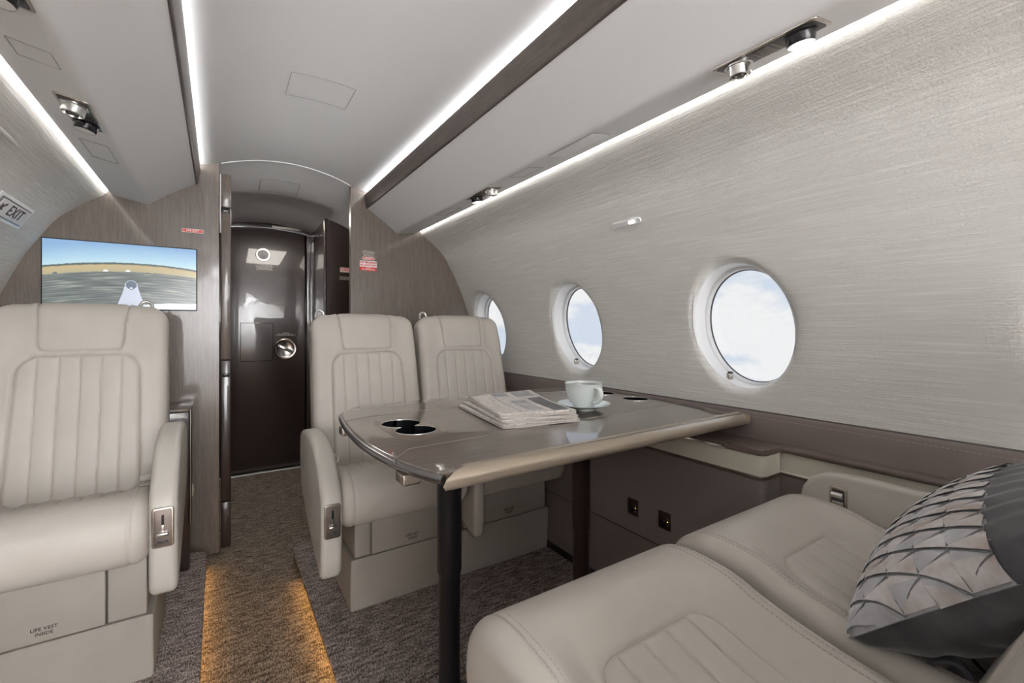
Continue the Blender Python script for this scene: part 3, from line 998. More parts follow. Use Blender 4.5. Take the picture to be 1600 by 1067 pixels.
def channels(x, n, w, depth):
    """n channels over total half width w"""
    q = (x + w) / (2 * w) * n
    fr = q - np.floor(q)
    d = np.minimum(fr, 1 - fr) * (2 * w / n)
    g = depth * (1 - np.exp(-(d / .0022) ** 1.0)) + .0022 * np.sqrt(np.clip(4 * fr * (1 - fr), 0, 1))
    return np.where((q < .5) | (q > n - .5), depth + .0022, g)
def insert_fn(U, V):
    t = np.where(V < .6, V / .6 * (T_F - .05), T_F - .05 * (1 - np.sin(np.clip((V - .6) / .4, 0, 1) * PI / 2)))
    s = (U - .5) * 2
    w = ins_hw(t)
    x = s * w
    d = np.clip(sdf(x, t, INS_POLY), 0, 1)
    d = np.where(t < .03, np.maximum(d, .02), d)
    rr = .010
    edge = np.sqrt(np.clip(1 - (1 - np.clip(d / rr, 0, 1)) ** 2, 0, 1)) * .012
    ch = channels(x, 5, .128, .0045)
    h0 = -.016 - .014
    h = h0 + edge + ch * np.clip(d / .012, 0, 1)
    return cushion_xyz(x, t, h)
# --- back, built upright about its lower pivot
BT = 0.665
BP = Prof([(0, -.03), (0, .1), (0, .3), (0, .45), (0, .56), (.004, .61), (.014, .645), (.034, .664), (.060, .668), (.086, .655), (.100, .62), (.106, .55), (.108, .3), (.105, 0.0)], 8)
_y, _z = BP.nrm(np.array([.2]), 1.0)
SB = 1.0 if _y[0] < 0 else -1.0
def back_xyz(x, t, h):
    y, z = BP.at(t); ny, nz = BP.nrm(t, SB)
    return np.stack([x, y + ny * h, z + nz * h], 1)
T_H0 = .03 + .495          # headrest lower seam (arc length)
T_TOP = .03 + .665
def bins_hw(t):
    r = .062; top = T_H0 - .010
    q = np.clip((t - (top - r)) / r, 0, 1)
    return .168 - .012 * t / .5 - r * (1 - np.sqrt(np.clip(1 - q * q, 0, 1)))
_bt = np.r_[np.linspace(0, T_H0 - .075, 10), T_H0 - .010 - .062 * (1 - np.sin(np.linspace(0, PI / 2, 14)))]
BINS = [(-float(bins_hw(t)), t) for t in _bt] + [(float(bins_hw(t)), t) for t in _bt[::-1]]
def head_hw(t):
    r = .02; q = np.clip((T_H0 + r - t) / r, 0, 1)
    return .108 + .012 * np.clip((t - T_H0) / .17, 0, 1) - r * (1 - np.sqrt(np.clip(1 - q * q, 0, 1)))
T_H1 = .03 + .74
_ht = np.r_[T_H0 + .02 * (1 - np.cos(np.linspace(0, PI / 2, 8))), np.linspace(T_H0 + .03, T_H1, 10)]
HEAD = [(-float(head_hw(t)), t) for t in _ht] + [(float(head_hw(t)), t) for t in _ht[::-1]]
def back_body_fn(U, V):
    r = .032; half0 = BW / 2
    t = V * BP.L
    # rounded top corners
    tp = np.abs(t - (.03 + .655)); 
    rc = .05
    y, z = BP.at(t)
    q = np.clip((z - (.668 - rc)) / rc, 0, 1)
    half = half0 + .004 - .010 * (z / .66) - rc * (1 - np.sqrt(np.clip(1 - q * q, 0, 1))) * .75
    depth = .055
    tot = half - r + r * PI / 2 + depth
    s = (U - .5) * 2
    a = np.abs(s) * tot
    flat = half - r
    ph = np.clip((a - flat) / r, 0, PI / 2)
    x = np.where(a < flat, a, flat + r * np.sin(ph))
    dn = np.where(a < flat, 0, np.where(a < flat + r * PI / 2, r * (1 - np.cos(ph)), r + (a - flat - r * PI / 2)))
    x = np.sign(s) * x
    ny, nz = BP.nrm(t, SB)
    si = sdf(x, t, BINS); sh = sdf(x, t, HEAD)
    h = -.012 * sstep(-.001, .007, si) - .010 * sstep(-.001, .007, sh) + .006 * np.clip(1 - np.abs(np.maximum(si, sh)) / .03, 0, 1) * ((si < 0) & (sh < 0))
    # wing bolsters stand a little proud
    h = h + .006 * sstep(.15, .20, np.abs(x)) * (1 - sstep(.55, .64, t))
    y = y + ny * h; z = z + nz * h
    zc = np.minimum(z, .610); yc = .054 + 0 * z
    dy, dz = yc - y, zc - z
    l = np.hypot(dy, dz) + 1e-6
    fr = np.clip(dn, 0, l)
    return np.stack([x, y + dy / l * fr, z + dz / l * fr], 1)
def back_insert_fn(U, V):
    top = T_H0 - .010
    t = np.where(V < .6, V / .6 * (top - .062), top - .062 * (1 - np.sin(np.clip((V - .6) / .4, 0, 1) * PI / 2)))
    s = (U - .5) * 2
    x = s * bins_hw(t)
    d = np.clip(sdf(x, t, BINS), 0, 1)
    d = np.where(t < .03, np.maximum(d, np.minimum(.02, .17 - np.abs(x))), d)
    edge = np.sqrt(np.clip(1 - (1 - np.clip(d / .009, 0, 1)) ** 2, 0, 1)) * .010
    ch = channels(x, 6, .160, .0035)
    return back_xyz(x, t, -.012 + edge + ch * np.clip(d / .012, 0, 1))
def head_fn(U, V):
    t = np.where(V < .25, T_H0 + .02 * (1 - np.cos(V / .25 * PI / 2)), T_H0 + .02 + (V - .25) / .75 * (T_H1 - T_H0 - .02))
    s = (U - .5) * 2
    x = s * head_hw(t)
    d = np.clip(sdf(x, t, HEAD), 0, 1)
    d = np.where(t > T_H1 - .02, np.maximum(d, np.minimum(.02, .12 - np.abs(x))), d)
    edge = np.sqrt(np.clip(1 - (1 - np.clip(d / .012, 0, 1)) ** 2, 0, 1)) * .013
    puff = .005 * np.clip(d / .05, 0, 1) ** .5
    return back_xyz(x, t, -.010 + edge + puff)
ME = {}
def shared(key, maker):
    """first use builds the object, later uses share its mesh"""
    if key not in ME:
        o = maker(); ME[key] = o.data; return o
    o = bpy.data.objects.new(key.split('|')[0], ME[key]); COL.objects.link(o); return o
def arm_poly(dz=0.0):
    pts = [(-.01, .18), (-.022, .30), (-.020, .43), (.03, .50), (.10, .555), (.18, .585), (.27, .595), (.36, .59), (.42, .57), (.435, .50), (.42, .40), (.38, .34), (.20, .245), (.055, .185)]
    return [tuple(q) for q in smooth_poly(pts, 5)]
def arm_front():
    # control bezel with lever, local origin at arm front face centre, facing -y
    pass
def make_seat(loc, rz, label, recline=13, dz=0.0, arms=(), base=True, base_x=(-.22, .22), group=None, vest=True, stitch=True, mirror=False, gx=0.0, hook=-.20, belt=True):
    r = empty('cabin_seat', loc, rz)
    tag(r, label, 'seat')
    if group: r['group'] = group
    c = shared('seat_cushion', lambda: grid('seat_cushion', 190, 100, cushion_body_fn, 'leather')); c.parent = r; c.location.z = dz
    i = shared('seat_insert', lambda: grid('seat_insert', 220, 60, insert_fn, 'leather')); i.parent = r; i.location.z = dz
    b = shared('backrest', lambda: grid('backrest', 110, 150, back_body_fn, 'leather'))
    bi = shared('backrest_insert', lambda: grid('backrest_insert', 230, 60, back_insert_fn, 'leather'))
    h = shared('headrest', lambda: grid('headrest', 50, 50, head_fn, 'leather'))
    for q in (b, bi, h):
        q.parent = r; q.location = (0, .42, .42 + dz * .6); q.rotation_euler = (-math.radians(recline), 0, 0)
    # small garment hook on top of the backrest
    hk = shared('garment_hook', lambda: tube('garment_hook', [(hx, .045, z) for hx, z in [(-.018, .655), (-.017, .672), (-.011, .684), (0, .688), (.011, .684), (.017, .672), (.018, .655)]], .0062, 'steel', None, 8))
    hk.parent = r; hk.location = (hook, .42, .42 + dz * .6); hk.rotation_euler = (-math.radians(recline), 0, 0)
    if base:
        x0, x1 = base_x
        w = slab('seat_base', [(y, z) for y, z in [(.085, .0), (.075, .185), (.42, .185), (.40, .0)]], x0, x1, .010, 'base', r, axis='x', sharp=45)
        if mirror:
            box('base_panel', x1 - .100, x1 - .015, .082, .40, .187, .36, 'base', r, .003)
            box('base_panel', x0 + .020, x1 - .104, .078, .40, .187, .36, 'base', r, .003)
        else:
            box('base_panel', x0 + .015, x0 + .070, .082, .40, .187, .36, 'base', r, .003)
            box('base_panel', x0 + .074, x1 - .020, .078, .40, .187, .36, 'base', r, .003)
        if vest:
            cxv = (x0 + .074 + x1 - .02) / 2 - .02
            text('vest_lettering', 'LIFE VEST', .0125, 'black_text', r, (cxv, .0770, .222), (PI / 2, 0, 0))
            text('vest_lettering', 'INSIDE', .0115, 'black_text', r, (cxv, .0770, .209), (PI / 2, 0, 0))
    for (ax, aw, ay, az, ctl) in arms:
        a = shared('armrest|%.3f' % aw, lambda: slab('armrest', arm_poly(), -aw / 2, aw / 2, .018, 'arm', None, axis='x', k=5, sharp=60))
        a.name = 'armrest'
        a.parent = r; a.location = (ax, ay, az)
        if ctl:
            # bezel lies on the sloping front face
            fx = -.0235
            bz = slab('control_bezel', [(x, z) for x, z in rrect(-.025, .025, -.055, .055, .008)], fx - .004, fx + .004, .002, 'chrome', r, axis='y')
            bz.location = (ax, ay, az + .365)
            pl = slab('control_plate', [(x, z) for x, z in rrect(-.020, .020, -.050, .050, .005)], fx - .0048, fx - .003, .0005, M['ctlplate'], r, axis='y')
            pl.location = bz.location
            s1 = slab('control_slot', [(x, z) for x, z in rrect(-.003, .003, .008, .036, .0025)], fx - .0056, fx - .004, 0, 'black', r, axis='y'); s1.location = bz.location
            s2 = slab('control_slider', [(x, z) for x, z in rrect(-.003, .003, -.010, .008, .001)], fx - .0075, fx - .004, .0005, 'steel', r, axis='y'); s2.location = bz.location
            lv = box('recline_lever', -.014, .014, fx - .016, fx - .003, -.022, -.011, 'steel', r, .003); lv.location = bz.location
            lv2 = box('recline_lever', -.012, .012, fx - .010, fx - .003, -.040, -.034, 'dark', r, .002); lv2.location = bz.location
            for q in (pl, s1, s2, lv, lv2):
                q.parent = bz; q.location = (0, 0, 0)
            if belt:
                sgn = 1 if ax < 0 else -1
                bx_ = ax + sgn * .055
                bt = tube('seat_belt', [(bx_ - .026, .30, .50 + dz * .6), (bx_ + .026, .30, .50 + dz * .6)], .012, 'arm', r, 14)
                tube('belt_clip', [(bx_ - .028, .293, .497 + dz * .6), (bx_ - .028, .282, .482 + dz * .6), (bx_, .280, .478 + dz * .6), (bx_ + .028, .282, .482 + dz * .6), (bx_ + .030, .293, .497 + dz * .6)], .0028, 'steel', r, 6)
    if stitch:
        for sx in (-1, 1):
            for off in (.0, ) :
                for dd in (-.0055, .0055):
                    xs = sx * (CW / 2 - .034 + dd)
                    ts = np.linspace(.0, CL * .62, 60)
                    xx = np.full_like(ts, xs)
                    pp = cushion_xyz(xx, ts, cushion_h(xx, ts) + .0004)
                    o = dashes('stitching', [tuple(p) for p in pp], .0045, .003, .00045, 'stitch', r)
                    o.location.z = dz
    return r
M['ctlplate'] = plain('control_plate', (0.20, 0.17, 0.15), 0.35, 0.8)
AW = .066
make_seat((-.39, 1.56, 0), 0, 'cream leather seat on the left of the aisle, facing the camera, below the screen', dz=.03, recline=12,
          arms=[(.262, AW, .03, .085, True), (-.262, AW, .03, .085, False)], base_x=(-.225, .235), hook=.164, mirror=True)
make_seat((.572, 1.545, 0), 0, 'cream leather seat facing the camera beyond the table, nearer the aisle', recline=13,
          arms=[(-.265, AW, .0, .015, True)], base_x=(-.184, .256), hook=-.19)
make_seat((1.062, 1.545, 0), 0, 'cream leather seat facing the camera beyond the table, beside the far window', recline=13,
          arms=[(-.218, .045, -.015, .02, False)], base_x=(-.240, .201), hook=-.19)
sC = make_seat((.545, .595, 0), PI, 'cream leather seat cushion nearest the camera, at the lower middle, seen from above', recline=21, dz=.072,
          base_x=(-.22, .22), vest=False, stitch=True, hook=.19)
sD = make_seat((1.035, .595, 0), PI, 'cream leather seat beside the wall armrest, with the patterned pillow on it', recline=21, dz=.072,
          base_x=(-.20, .22), vest=False, stitch=True, hook=.19)
# centre armrest stowed between the near seats (local x of seat D is mirrored)
slab('centre_armrest', [tuple(q) for q in smooth_poly([(.10, .30), (.09, .42), (.14, .480), (.30, .485), (.46, .485), (.48, .40), (.46, .30)], 5)], .233, .262, .012, 'leather', sD, axis='x', sharp=60)
# long wall-side armrest of seat D
wa_ = slab('wall_armrest', [tuple(q) for q in [(.595 - y, z) for y, z in ([(.575, .36), (.578, .44), (.576, .54), (.568, .585), (.548, .617), (.515, .634), (.47, .640), (.3, .640), (.1, .640), (-.05, .638), (-.10, .60), (-.10, .36)])]], -.282, -.247, .010, 'arm', sD, axis='x', sharp=60)
for dd in (0.014, 0.020):
    pts = [(-.2468, .595 - y, z - dd) for y, z in [(.560, .585), (.545, .612), (.515, .630), (.47, .637), (.3, .637), (.1, .637), (-.05, .636)]]
    dashes('stitching', [tuple(q) for q in smooth_poly(pts, 8, False)], .0045, .003, .00045, 'stitch', sD)
lt = slab('armrest_latch', [(y, z) for y, z in rrect(.112 - .019, .112 + .019, .579 - .030, .579 + .030, .007)], -.2475, -.2425, .002, 'chrome', sD)
slab('latch_recess', rrect(.112 - .014, .112 + .014, .579 - .024, .579 + .024, .004), -.2435, -.2420, .0003, 'dark', sD)
tube('latch_roller', [(-.240, .112 - .012, .589), (-.240, .112 + .012, .589)], .008, 'steel', sD, 14)
box('latch_plate', -.243, -.239, .112 - .012, .112 + .012, .559, .574, 'steel', sD, .001)
# loose belt end with buckle by the pillow
bk = empty('seat_belt_buckle', (.87, .20, .495)); tag(bk, 'grey seat belt end with chrome buckle in the gap below the pillow', 'belt')
ring = []
for a in np.linspace(0, 2 * PI, 25)[:-1]: ring.append((.0, .026 * math.cos(a), .018 + .024 * math.sin(a)))
v = []; f = []
n_ = len(ring)
for xo, sc_ in ((-.022, 1), (.022, 1), (.022, .78), (-.022, .78)):
    for p in ring: v.append((xo, p[1] * sc_, .018 + (p[2] - .018) * sc_))
for i in range(4):
    for j in range(n_):
        l = (j + 1) % n_
        f.append((i * n_ + j, i * n_ + l, ((i + 1) % 4) * n_ + l, ((i + 1) % 4) * n_ + j))
me = mesh('belt_loop', v, f); sharpen(me, 40); bl = link('belt_loop', me, M['velvet_grey'], bk)
bl.rotation_euler = (0, 0, math.radians(35))
b1 = slab('buckle_plate', rrect(-.018, .018, -.028, .028, .012), .0, .006, .002, 'steel', bk, axis='z'); b1.location = (.035, -.02, .012); b1.rotation_euler = (.5, .3, .7)
tube('buckle_bar', [(.03, -.04, .02), (.055, -.01, .03)], .003, 'steel', bk, 8)

# ================================================================== TABLE
TZ = .740
tb = empty('folding_table', (0.82, 1.15, 0)); tag(tb, 'glossy dark wood table with a pale metal edge and two column legs', 'table')
def toloc(poly): return [(x - .82, y - 1.15) for x, y in poly]
left = [tuple(q) for q in smooth_poly([(.345, 1.475), (.316, 1.432), (.290, 1.25), (.281, 1.06), (.292, .90), (.312, .80), (.331, .750)], 5, False)]
outl = [(1.346, .760), (1.346, 1.552), (.62, 1.548), (.40, 1.545), (.372, 1.525)] + left
top = slab('table_top', toloc(outl), TZ - .022, TZ, .006, 'tablewood', tb, axis='z', sharp=55)
cut = []
def union_ring(cx, cys, r):
    lo, hi = min(cys), max(cys)
    h = math.degrees(math.asin(min(.999, (hi - lo) / 2 / r))) - 3
    ring = []
    for cyy, a0, a1 in ((hi, -h, 180 + h), (lo, 180 - h, 360 + h)):
        for k in range(24):
            a = math.radians(a0 + (a1 - a0) * k / 23)
            ring.append((cx + r * math.cos(a) + (.006 if cyy == lo and cx < 1 else 0), cyy + r * math.sin(a)))
    return ring
HOLD = [(.416, (1.186, 1.090), .052), (1.285, (1.130, 1.300), .047)]
rings = [union_ring(*HOLD[0]), None]
def cutter(ring, z0, z1):
    return slab('cut', ring, z0, z1, 0, 'black', None, axis='z')
cuts = [cutter(rings[0], TZ - .1, TZ + .1)]
for cy in (1.130, 1.300):
    cuts.append(cutter([(1.285 + .047 * math.cos(a), cy + .047 * math.sin(a)) for a in np.linspace(0, 2 * PI, 33)[:-1]], TZ - .1, TZ + .1))
bool_cut(top, cuts)
def well(ring):
    n = len(ring)
    v = [(x - .82, y - 1.15, TZ - .0006) for x, y in ring] + [(x - .82, y - 1.15, TZ - .050) for x, y in ring]
    f = [(i, (i + 1) % n, n + (i + 1) % n, n + i) for i in range(n)] + [tuple(range(n, 2 * n))]
    me = mesh('cup_well', v, f); sharpen(me, 40)
    link('cup_well', me, 'black', tb)
    tube('holder_rim', [(x - .82, y - 1.15, TZ + .0005) for x, y in ring], .0016, 'steel', tb, 6, closed=True)
well([( .416 + (x - .416) * .995, y) for x, y in rings[0]])
for cy in (1.130, 1.300): well([(1.285 + .0468 * math.cos(a), cy + .0468 * math.sin(a)) for a in np.linspace(0, 2 * PI, 33)[:-1]])
# inlaid plates round the openings
pt = slab('holder_plate', toloc([(.368, 1.262), (.462, 1.252), (.486, 1.12), (.486, 1.04), (.460, 1.005), (.392, .995), (.356, 1.03), (.352, 1.12), (.352, 1.22)]), TZ - .0005, TZ + .0008, .0003, M['tray'] if 'tray' in M else plain('holder_plate_brown', (0.21, 0.165, 0.13), .35, .3, .8), tb, axis='z')
bool_cut(pt, [cutter(rings[0], TZ - .02, TZ + .02)])
tube('side_edge_strip', [(x - .82 - .001, y - 1.15, TZ - .011) for x, y in [(.40, 1.546), (.372, 1.5255)] + left + [(.338, .738)]], .0085, 'edge_steel', tb, 10)
# inlay seams of the folding leaves
def seam(pts): 
    tube('leaf_seam', [(x - .82, y - 1.15, TZ + .0001) for x, y in pts], .0009, 'chrome', tb, 4)
seam([(.286, .865), (.345, .93), (1.345, .985)])
seam([(.300, 1.31), (.372, 1.335), (1.345, 1.372)])
# bevelled pale edge along the near side
ep = [(0.0, .0), (-.012, -.003), (-.022, -.012), (-.026, -.022), (-.023, -.031), (-.012, -.036), (.012, -.036), (.012, .0)]
v = []; f = []
m_ = len(ep)
for (dx0, sx) in ((0, 0), (1, 1)):
    for (dy, dz_) in ep:
        if sx == 0:
            x = .388 - (.0 - dy) * 2.1 if dy < 0 else .388
            y = .757 + dy
        else:
            x = 1.350; y = .772 + dy
        v.append((x - .82, y - 1.15, TZ + .0006 + dz_))
for j in range(m_):
    l = (j + 1) % m_
    f.append((j, l, m_ + l, m_ + j))
f += [tuple(range(m_)), tuple(range(m_, 2 * m_))]
me = mesh('table_edge', v, f); sharpen(me, 50)
link('table_edge', me, 'tableedge', tb)
tube('table_edge_end', [(1.350 - .82, .772 - 1.15 - .012, TZ - .0175), (1.360 - .82, .772 - 1.15 - .010, TZ - .0175), (1.365 - .82, .772 - 1.15 - .004, TZ - .0175)], [.018, .015, .004], 'tableedge', tb, 12)
# underframe, latches, legs
box('underframe', .42 - .82, 1.28 - .82, 1.0 - 1.15, 1.12 - 1.15, TZ - .055, TZ - .034, 'dark', tb, .004)
slab('table_latch', [(x, z) for x, z in rrect(.305 - .82, .345 - .82, TZ - .055, TZ - .030, .006)], .86 - 1.15, .905 - 1.15, .004, 'chrome', tb, axis='y')
slab('table_latch', [(x, z) for x, z in rrect(.300 - .82, .335 - .82, TZ - .055, TZ - .030, .006)], 1.36 - 1.15, 1.40 - 1.15, .004, 'chrome', tb, axis='y')
def leg(x, y, mat, step, r1, r2):
    lathe('leg', [(r1, TZ - .036), (r1, step + .010), (r1 * .93, step), (r2, step - .004), (r2, .10), (r2 * 1.15, .075), (r2 * 1.8, .055), (r2 * 2.8, .040), (r2 * 3.1, .012), (r2 * 3.15, 0.0)], mat, tb, 36, (x - .82, y - 1.15, 0))
leg(.496, 1.05, 'blackpost', .376, .0315, .0275)
leg(.946, 1.05, 'redpost', .376, .0285, .0255)

# ================================================================== TABLE-TOP THINGS
# saucer and cup
cpx, cpy = .985, 1.080
sa = empty('saucer', (cpx, cpy, TZ)); tag(sa, 'white china saucer under the coffee cup', 'saucer')
lathe('saucer_dish', [(0.0001, .004), (.030, .004), (.032, .0), (.036, .0), (.036, .004), (.055, .009), (.078, .016), (.084, .019), (.0845, .0205), (.078, .0195), (.055, .0125), (.034, .009), (0.0001, .0085)], 'china', sa, 48)
cu = empty('coffee_cup', (cpx, cpy, TZ + .0088)); cu.scale = (1.14, 1.14, 1.05); tag(cu, 'white china cup of coffee on its saucer on the table', 'cup')
lathe('cup_body', [(0.0001, .002), (.024, .002), (.025, 0), (.028, 0), (.029, .004), (.040, .016), (.048, .034), (.052, .055), (.0535, .071), (.0545, .0725), (.052, .0725), (.0500, .055), (.046, .035), (.037, .017), (.02, .008), (0.0001, .007)], 'china', cu, 48)
lathe('coffee', [(0.0001, .066), (.0509, .066)], 'coffee', cu, 40)
ha = [(.050, .0, .060), (.062, 0, .064), (.075, 0, .058), (.079, 0, .044), (.072, 0, .030), (.058, 0, .020), (.044, 0, .020)]
hd_ = tube('cup_handle', smooth_poly(ha, 5, False), .0052, 'china', cu, 10); hd_.rotation_euler = (0, 0, math.radians(-97)); hd_.scale = (1, 1.3, 1)
# newspapers
def newsprint(name, seed):
    m, t, b = nodes(name)
    tc = t.nodes.new('ShaderNodeTexCoord')
    br = t.nodes.new('ShaderNodeTexNoise'); 
    mp = t.nodes.new('ShaderNodeMapping'); mp.inputs['Scale'].default_value = (70, 300, 1)
    mp.inputs['Location'].default_value = (seed, seed * .7, 0)
    br.inputs['Scale'].default_value = 1.0; br.inputs['Detail'].default_value = 2
    t.links.new(tc.outputs['Object'], mp.inputs[0]); t.links.new(mp.outputs[0], br.inputs['Vector'])
    r = ramp(t, br.outputs['Fac'], [(0.40, (0.42, 0.39, 0.37)), (0.50, (0.76, 0.71, 0.67))])
    t.links.new(r.outputs[0], b.inputs['Base Color']); b.inputs['Roughness'].default_value = .8
    return m
def paper(cx, cy, z, rz, w, l, h, label, seed, headline=None, prints=True, lift=0.0):
    r = empty('newspaper', (cx, cy, z), rz); tag(r, label, 'newspaper', 'folded newspapers on the table')
    rnd = random.Random(seed)
    # folded stack: leaves wrap round the fold on the near side
    nl = 4
    for k in range(nl):
        z0 = h * k / nl; z1 = h * (k + .86) / nl
        ins = rnd.uniform(0, .003)
        poly = rrect(-w / 2 + ins, w / 2 - ins * .5, -l / 2 + ins * .7, l / 2 - ins, .002, 2)
        def bend(me):
            for v_ in me.vertices:
                q = (v_.co.y + l / 2) / l
                v_.co.z += lift * max(0, q - .55) ** 1.4 + .0012 * math.sin(v_.co.x * 40 + k)
        # gridded sheet so it can lift
        def fn(U, V, z0=z0, z1=z1, ins=ins):
            x = -w / 2 + ins + (w - 1.5 * ins) * U; y = -l / 2 + ins + (l - 2 * ins) * V
            return np.stack([x, y, z1 + lift * np.clip(V - .45, 0, 1) ** 1.3 * (.3 + .7 * U) + .0010 * np.sin(x * 35 + k)], 1)
        g = grid('page', 14, 14, fn, paper_m[seed % 2] if k == nl - 1 else paper_m[2])
        g.parent = r
        sd = g.modifiers.new('thick', 'SOLIDIFY'); sd.thickness = (z1 - z0); sd.offset = -1
    return r
paper_m = [newsprint('newsprint', 3.1), newsprint('newsprint_b', 9.7), plain('paper_edge', (0.66, 0.61, 0.575), .8)]
M['photo_dark'] = plain('printed_photo', (0.16, 0.16, 0.165), .7)
M['photo_mid'] = velvet('printed_photo_mid', (0.10, 0.10, 0.11), (0.36, 0.35, 0.35), .7)
def print_block(par, x0, x1, y0, y1, z, mat, w, l, lift, h, name='printed_photo'):
    def fn(U, V):
        x = x0 + (x1 - x0) * U; y = y0 + (y1 - y0) * V
        Vv = (y + l / 2) / l; Uu = (x + w / 2) / w
        return np.stack([x, y, h + z + lift * np.clip(Vv - .45, 0, 1) ** 1.3 * (.3 + .7 * Uu) + .0010 * np.sin(x * 35 + 3)], 1)
    return grid(name, 8, 8, fn, mat, par)
NR = math.radians(-11)
p1 = paper(.752, 1.135, TZ + .0012, NR + .05, .235, .365, .0085, 'folded newspaper at the bottom of the stack on the table', 1)
p2 = paper(.760, 1.140, TZ + .0108, NR + .01, .228, .360, .0085, 'folded newspaper in the middle of the stack on the table', 2)
p3 = paper(.772, 1.148, TZ + .0204, NR - .04, .225, .350, .0105, 'folded newspaper with printed photographs on top of the stack', 3, lift=.028)
w3, l3, h3, lf3 = .225, .350, .0105 * (3 + .86) / 4, .028
print_block(p3, -.015, .035, -.13, .03, .0006, 'photo_mid', w3, l3, lf3, h3)
print_block(p3, .055, .102, -.15, .06, .0006, 'photo_dark', w3, l3, lf3, h3)
print_block(p3, .030, .095, .085, .16, .0006, 'photo_mid', w3, l3, lf3, h3)
print_block(p3, -.040, .010, .10, .155, .0006, 'photo_mid', w3, l3, lf3, h3)
print_block(p3, -.0445, -.043, -.16, .15, .0006, 'black_text', w3, l3, lf3, h3, 'column_rule')
print_block(p3, -.108, -.055, -.165, -.01, .0004, 'placard', w3, l3, lf3, h3, 'blank_margin') if False else None
# ================================================================== SCREEN
tv = empty('wall_screen', (-.3365, YP - .006, 1.223)); tag(tv, 'wall screen showing the tail camera view over an airfield, on the left partition', 'screen')
sw, sh_ = .2515, .1385
box('screen_frame', -sw - .004, sw + .004, -.006, .006, -sh_ - .004, sh_ + .004, 'black', tv, .002)
def scr_mat():
    m, t, b = nodes('screen_picture')
    tc = t.nodes.new('ShaderNodeTexCoord')
    sx = t.nodes.new('ShaderNodeSeparateXYZ'); t.links.new(tc.outputs['Object'], sx.inputs[0])
    def math_(op, a, b_=None, c=None):
        n = t.nodes.new('ShaderNodeMath'); n.operation = op
        for i, q in enumerate((a, b_, c)):
            if q is None: continue
            if isinstance(q, (int, float)): n.inputs[i].default_value = q
            else: t.links.new(q, n.inputs[i])
        return n.outputs[0]
    X, Z = sx.outputs[0], sx.outputs[2]
    # horizon bows: z + k*(x+.05)^2
    bow = math_('MULTIPLY', math_('POWER', math_('ABSOLUTE', math_('ADD', X, -0.043)), 2.0), 0.35)
    H = math_('ADD', Z, bow)
    nz = t.nodes.new('ShaderNodeTexNoise'); nz.inputs['Scale'].default_value = 90; nz.inputs['Detail'].default_value = 3
    t.links.new(tc.outputs['Object'], nz.inputs['Vector'])
    Hn = math_('ADD', H, math_('MULTIPLY', math_('SUBTRACT', nz.outputs['Fac'], .5), .006))
    # ground streaks
    mp = t.nodes.new('ShaderNodeMapping'); mp.inputs['Scale'].default_value = (6, 1, 130)
    cmb = t.nodes.new('ShaderNodeCombineXYZ'); t.links.new(X, cmb.inputs[0]); t.links.new(H, cmb.inputs[2])
    t.links.new(cmb.outputs[0], mp.inputs[0])
    n2 = t.nodes.new('ShaderNodeTexNoise'); n2.inputs['Scale'].default_value = 1.4; n2.inputs['Detail'].default_value = 5
    t.links.new(mp.outputs[0], n2.inputs['Vector'])
    tar = ramp(t, n2.outputs['Fac'], [(0.38, (0.115, 0.135, 0.135)), (0.55, (0.19, 0.215, 0.21)), (0.66, (0.36, 0.38, 0.33))])
    mr = math_('DIVIDE', math_('ADD', Hn, .14), .28)
    base = ramp(t, mr, [(0.0, (0.2, 0.24, 0.22)), (0.573, (0.13, 0.14, 0.14)), (0.575, (0.46, 0.42, 0.27)), (0.675, (0.55, 0.44, 0.25)), (0.69, (0.12, 0.15, 0.14)), (0.708, (0.10, 0.13, 0.13)), (0.716, (0.52, 0.72, 0.80)), (0.82, (0.40, 0.60, 0.76)), (1.0, (0.26, 0.43, 0.66))])
    isg = math_('LESS_THAN', mr, .574)
    mx = t.nodes.new('ShaderNodeMixRGB'); t.links.new(isg, mx.inputs[0]); t.links.new(base.outputs[0], mx.inputs[1]); t.links.new(tar.outputs[0], mx.inputs[2])
    b.inputs['Base Color'].default_value = (0.01, 0.01, 0.01, 1)
    b.inputs['Roughness'].default_value = .15
    t.links.new(mx.outputs[0], b.inputs['Emission Color']); b.inputs['Emission Strength'].default_value = .66
    return m
M['screen'] = scr_mat()
box('screen_image', -sw, sw, -.0075, -.0055, -sh_, sh_, 'screen', tv)
def flat_poly(name, pts, y, mat, par):
    n = len(pts)
    v = [(x, y, z) for x, z in pts] + [(x, y + .0004, z) for x, z in pts]
    f = [tuple(range(n)), tuple(range(n, 2 * n))[::-1]] + [(i, n + i, n + (i + 1) % n, (i + 1) % n) for i in range(n)]
    return link(name, mesh(name, v, f), mat, par, smooth=False)
M['scr_grey'] = plain('screen_aircraft_grey', (0.42, 0.45, 0.53), .4, emit=.55)
M['scr_dark'] = plain('screen_aircraft_dark', (0.10, 0.13, 0.17), .4, emit=.55)
M['scr_white'] = plain('screen_aircraft_white', (0.75, 0.8, 0.86), .4, emit=.55)
def npts(L_): return [(.022 + a, z) for a, z in L_]
flat_poly('aircraft_nose', npts([(-.050, -sh_), (.050, -sh_), (.044, -.118), (.030, -.075), (.0225, -.045), (.020, -.030), (.012, -.018), (0, -.0155), (-.012, -.018), (-.020, -.030), (-.0225, -.045), (-.030, -.075), (-.044, -.118)]), -.0080, 'scr_grey', tv)
flat_poly('aircraft_canopy', npts([(0, -.058), (.014, -.048), (.019, -.040), (.016, -.026), (.009, -.019), (0, -.017), (-.009, -.019), (-.016, -.026), (-.019, -.040), (-.014, -.048)]), -.0084, 'scr_dark', tv)
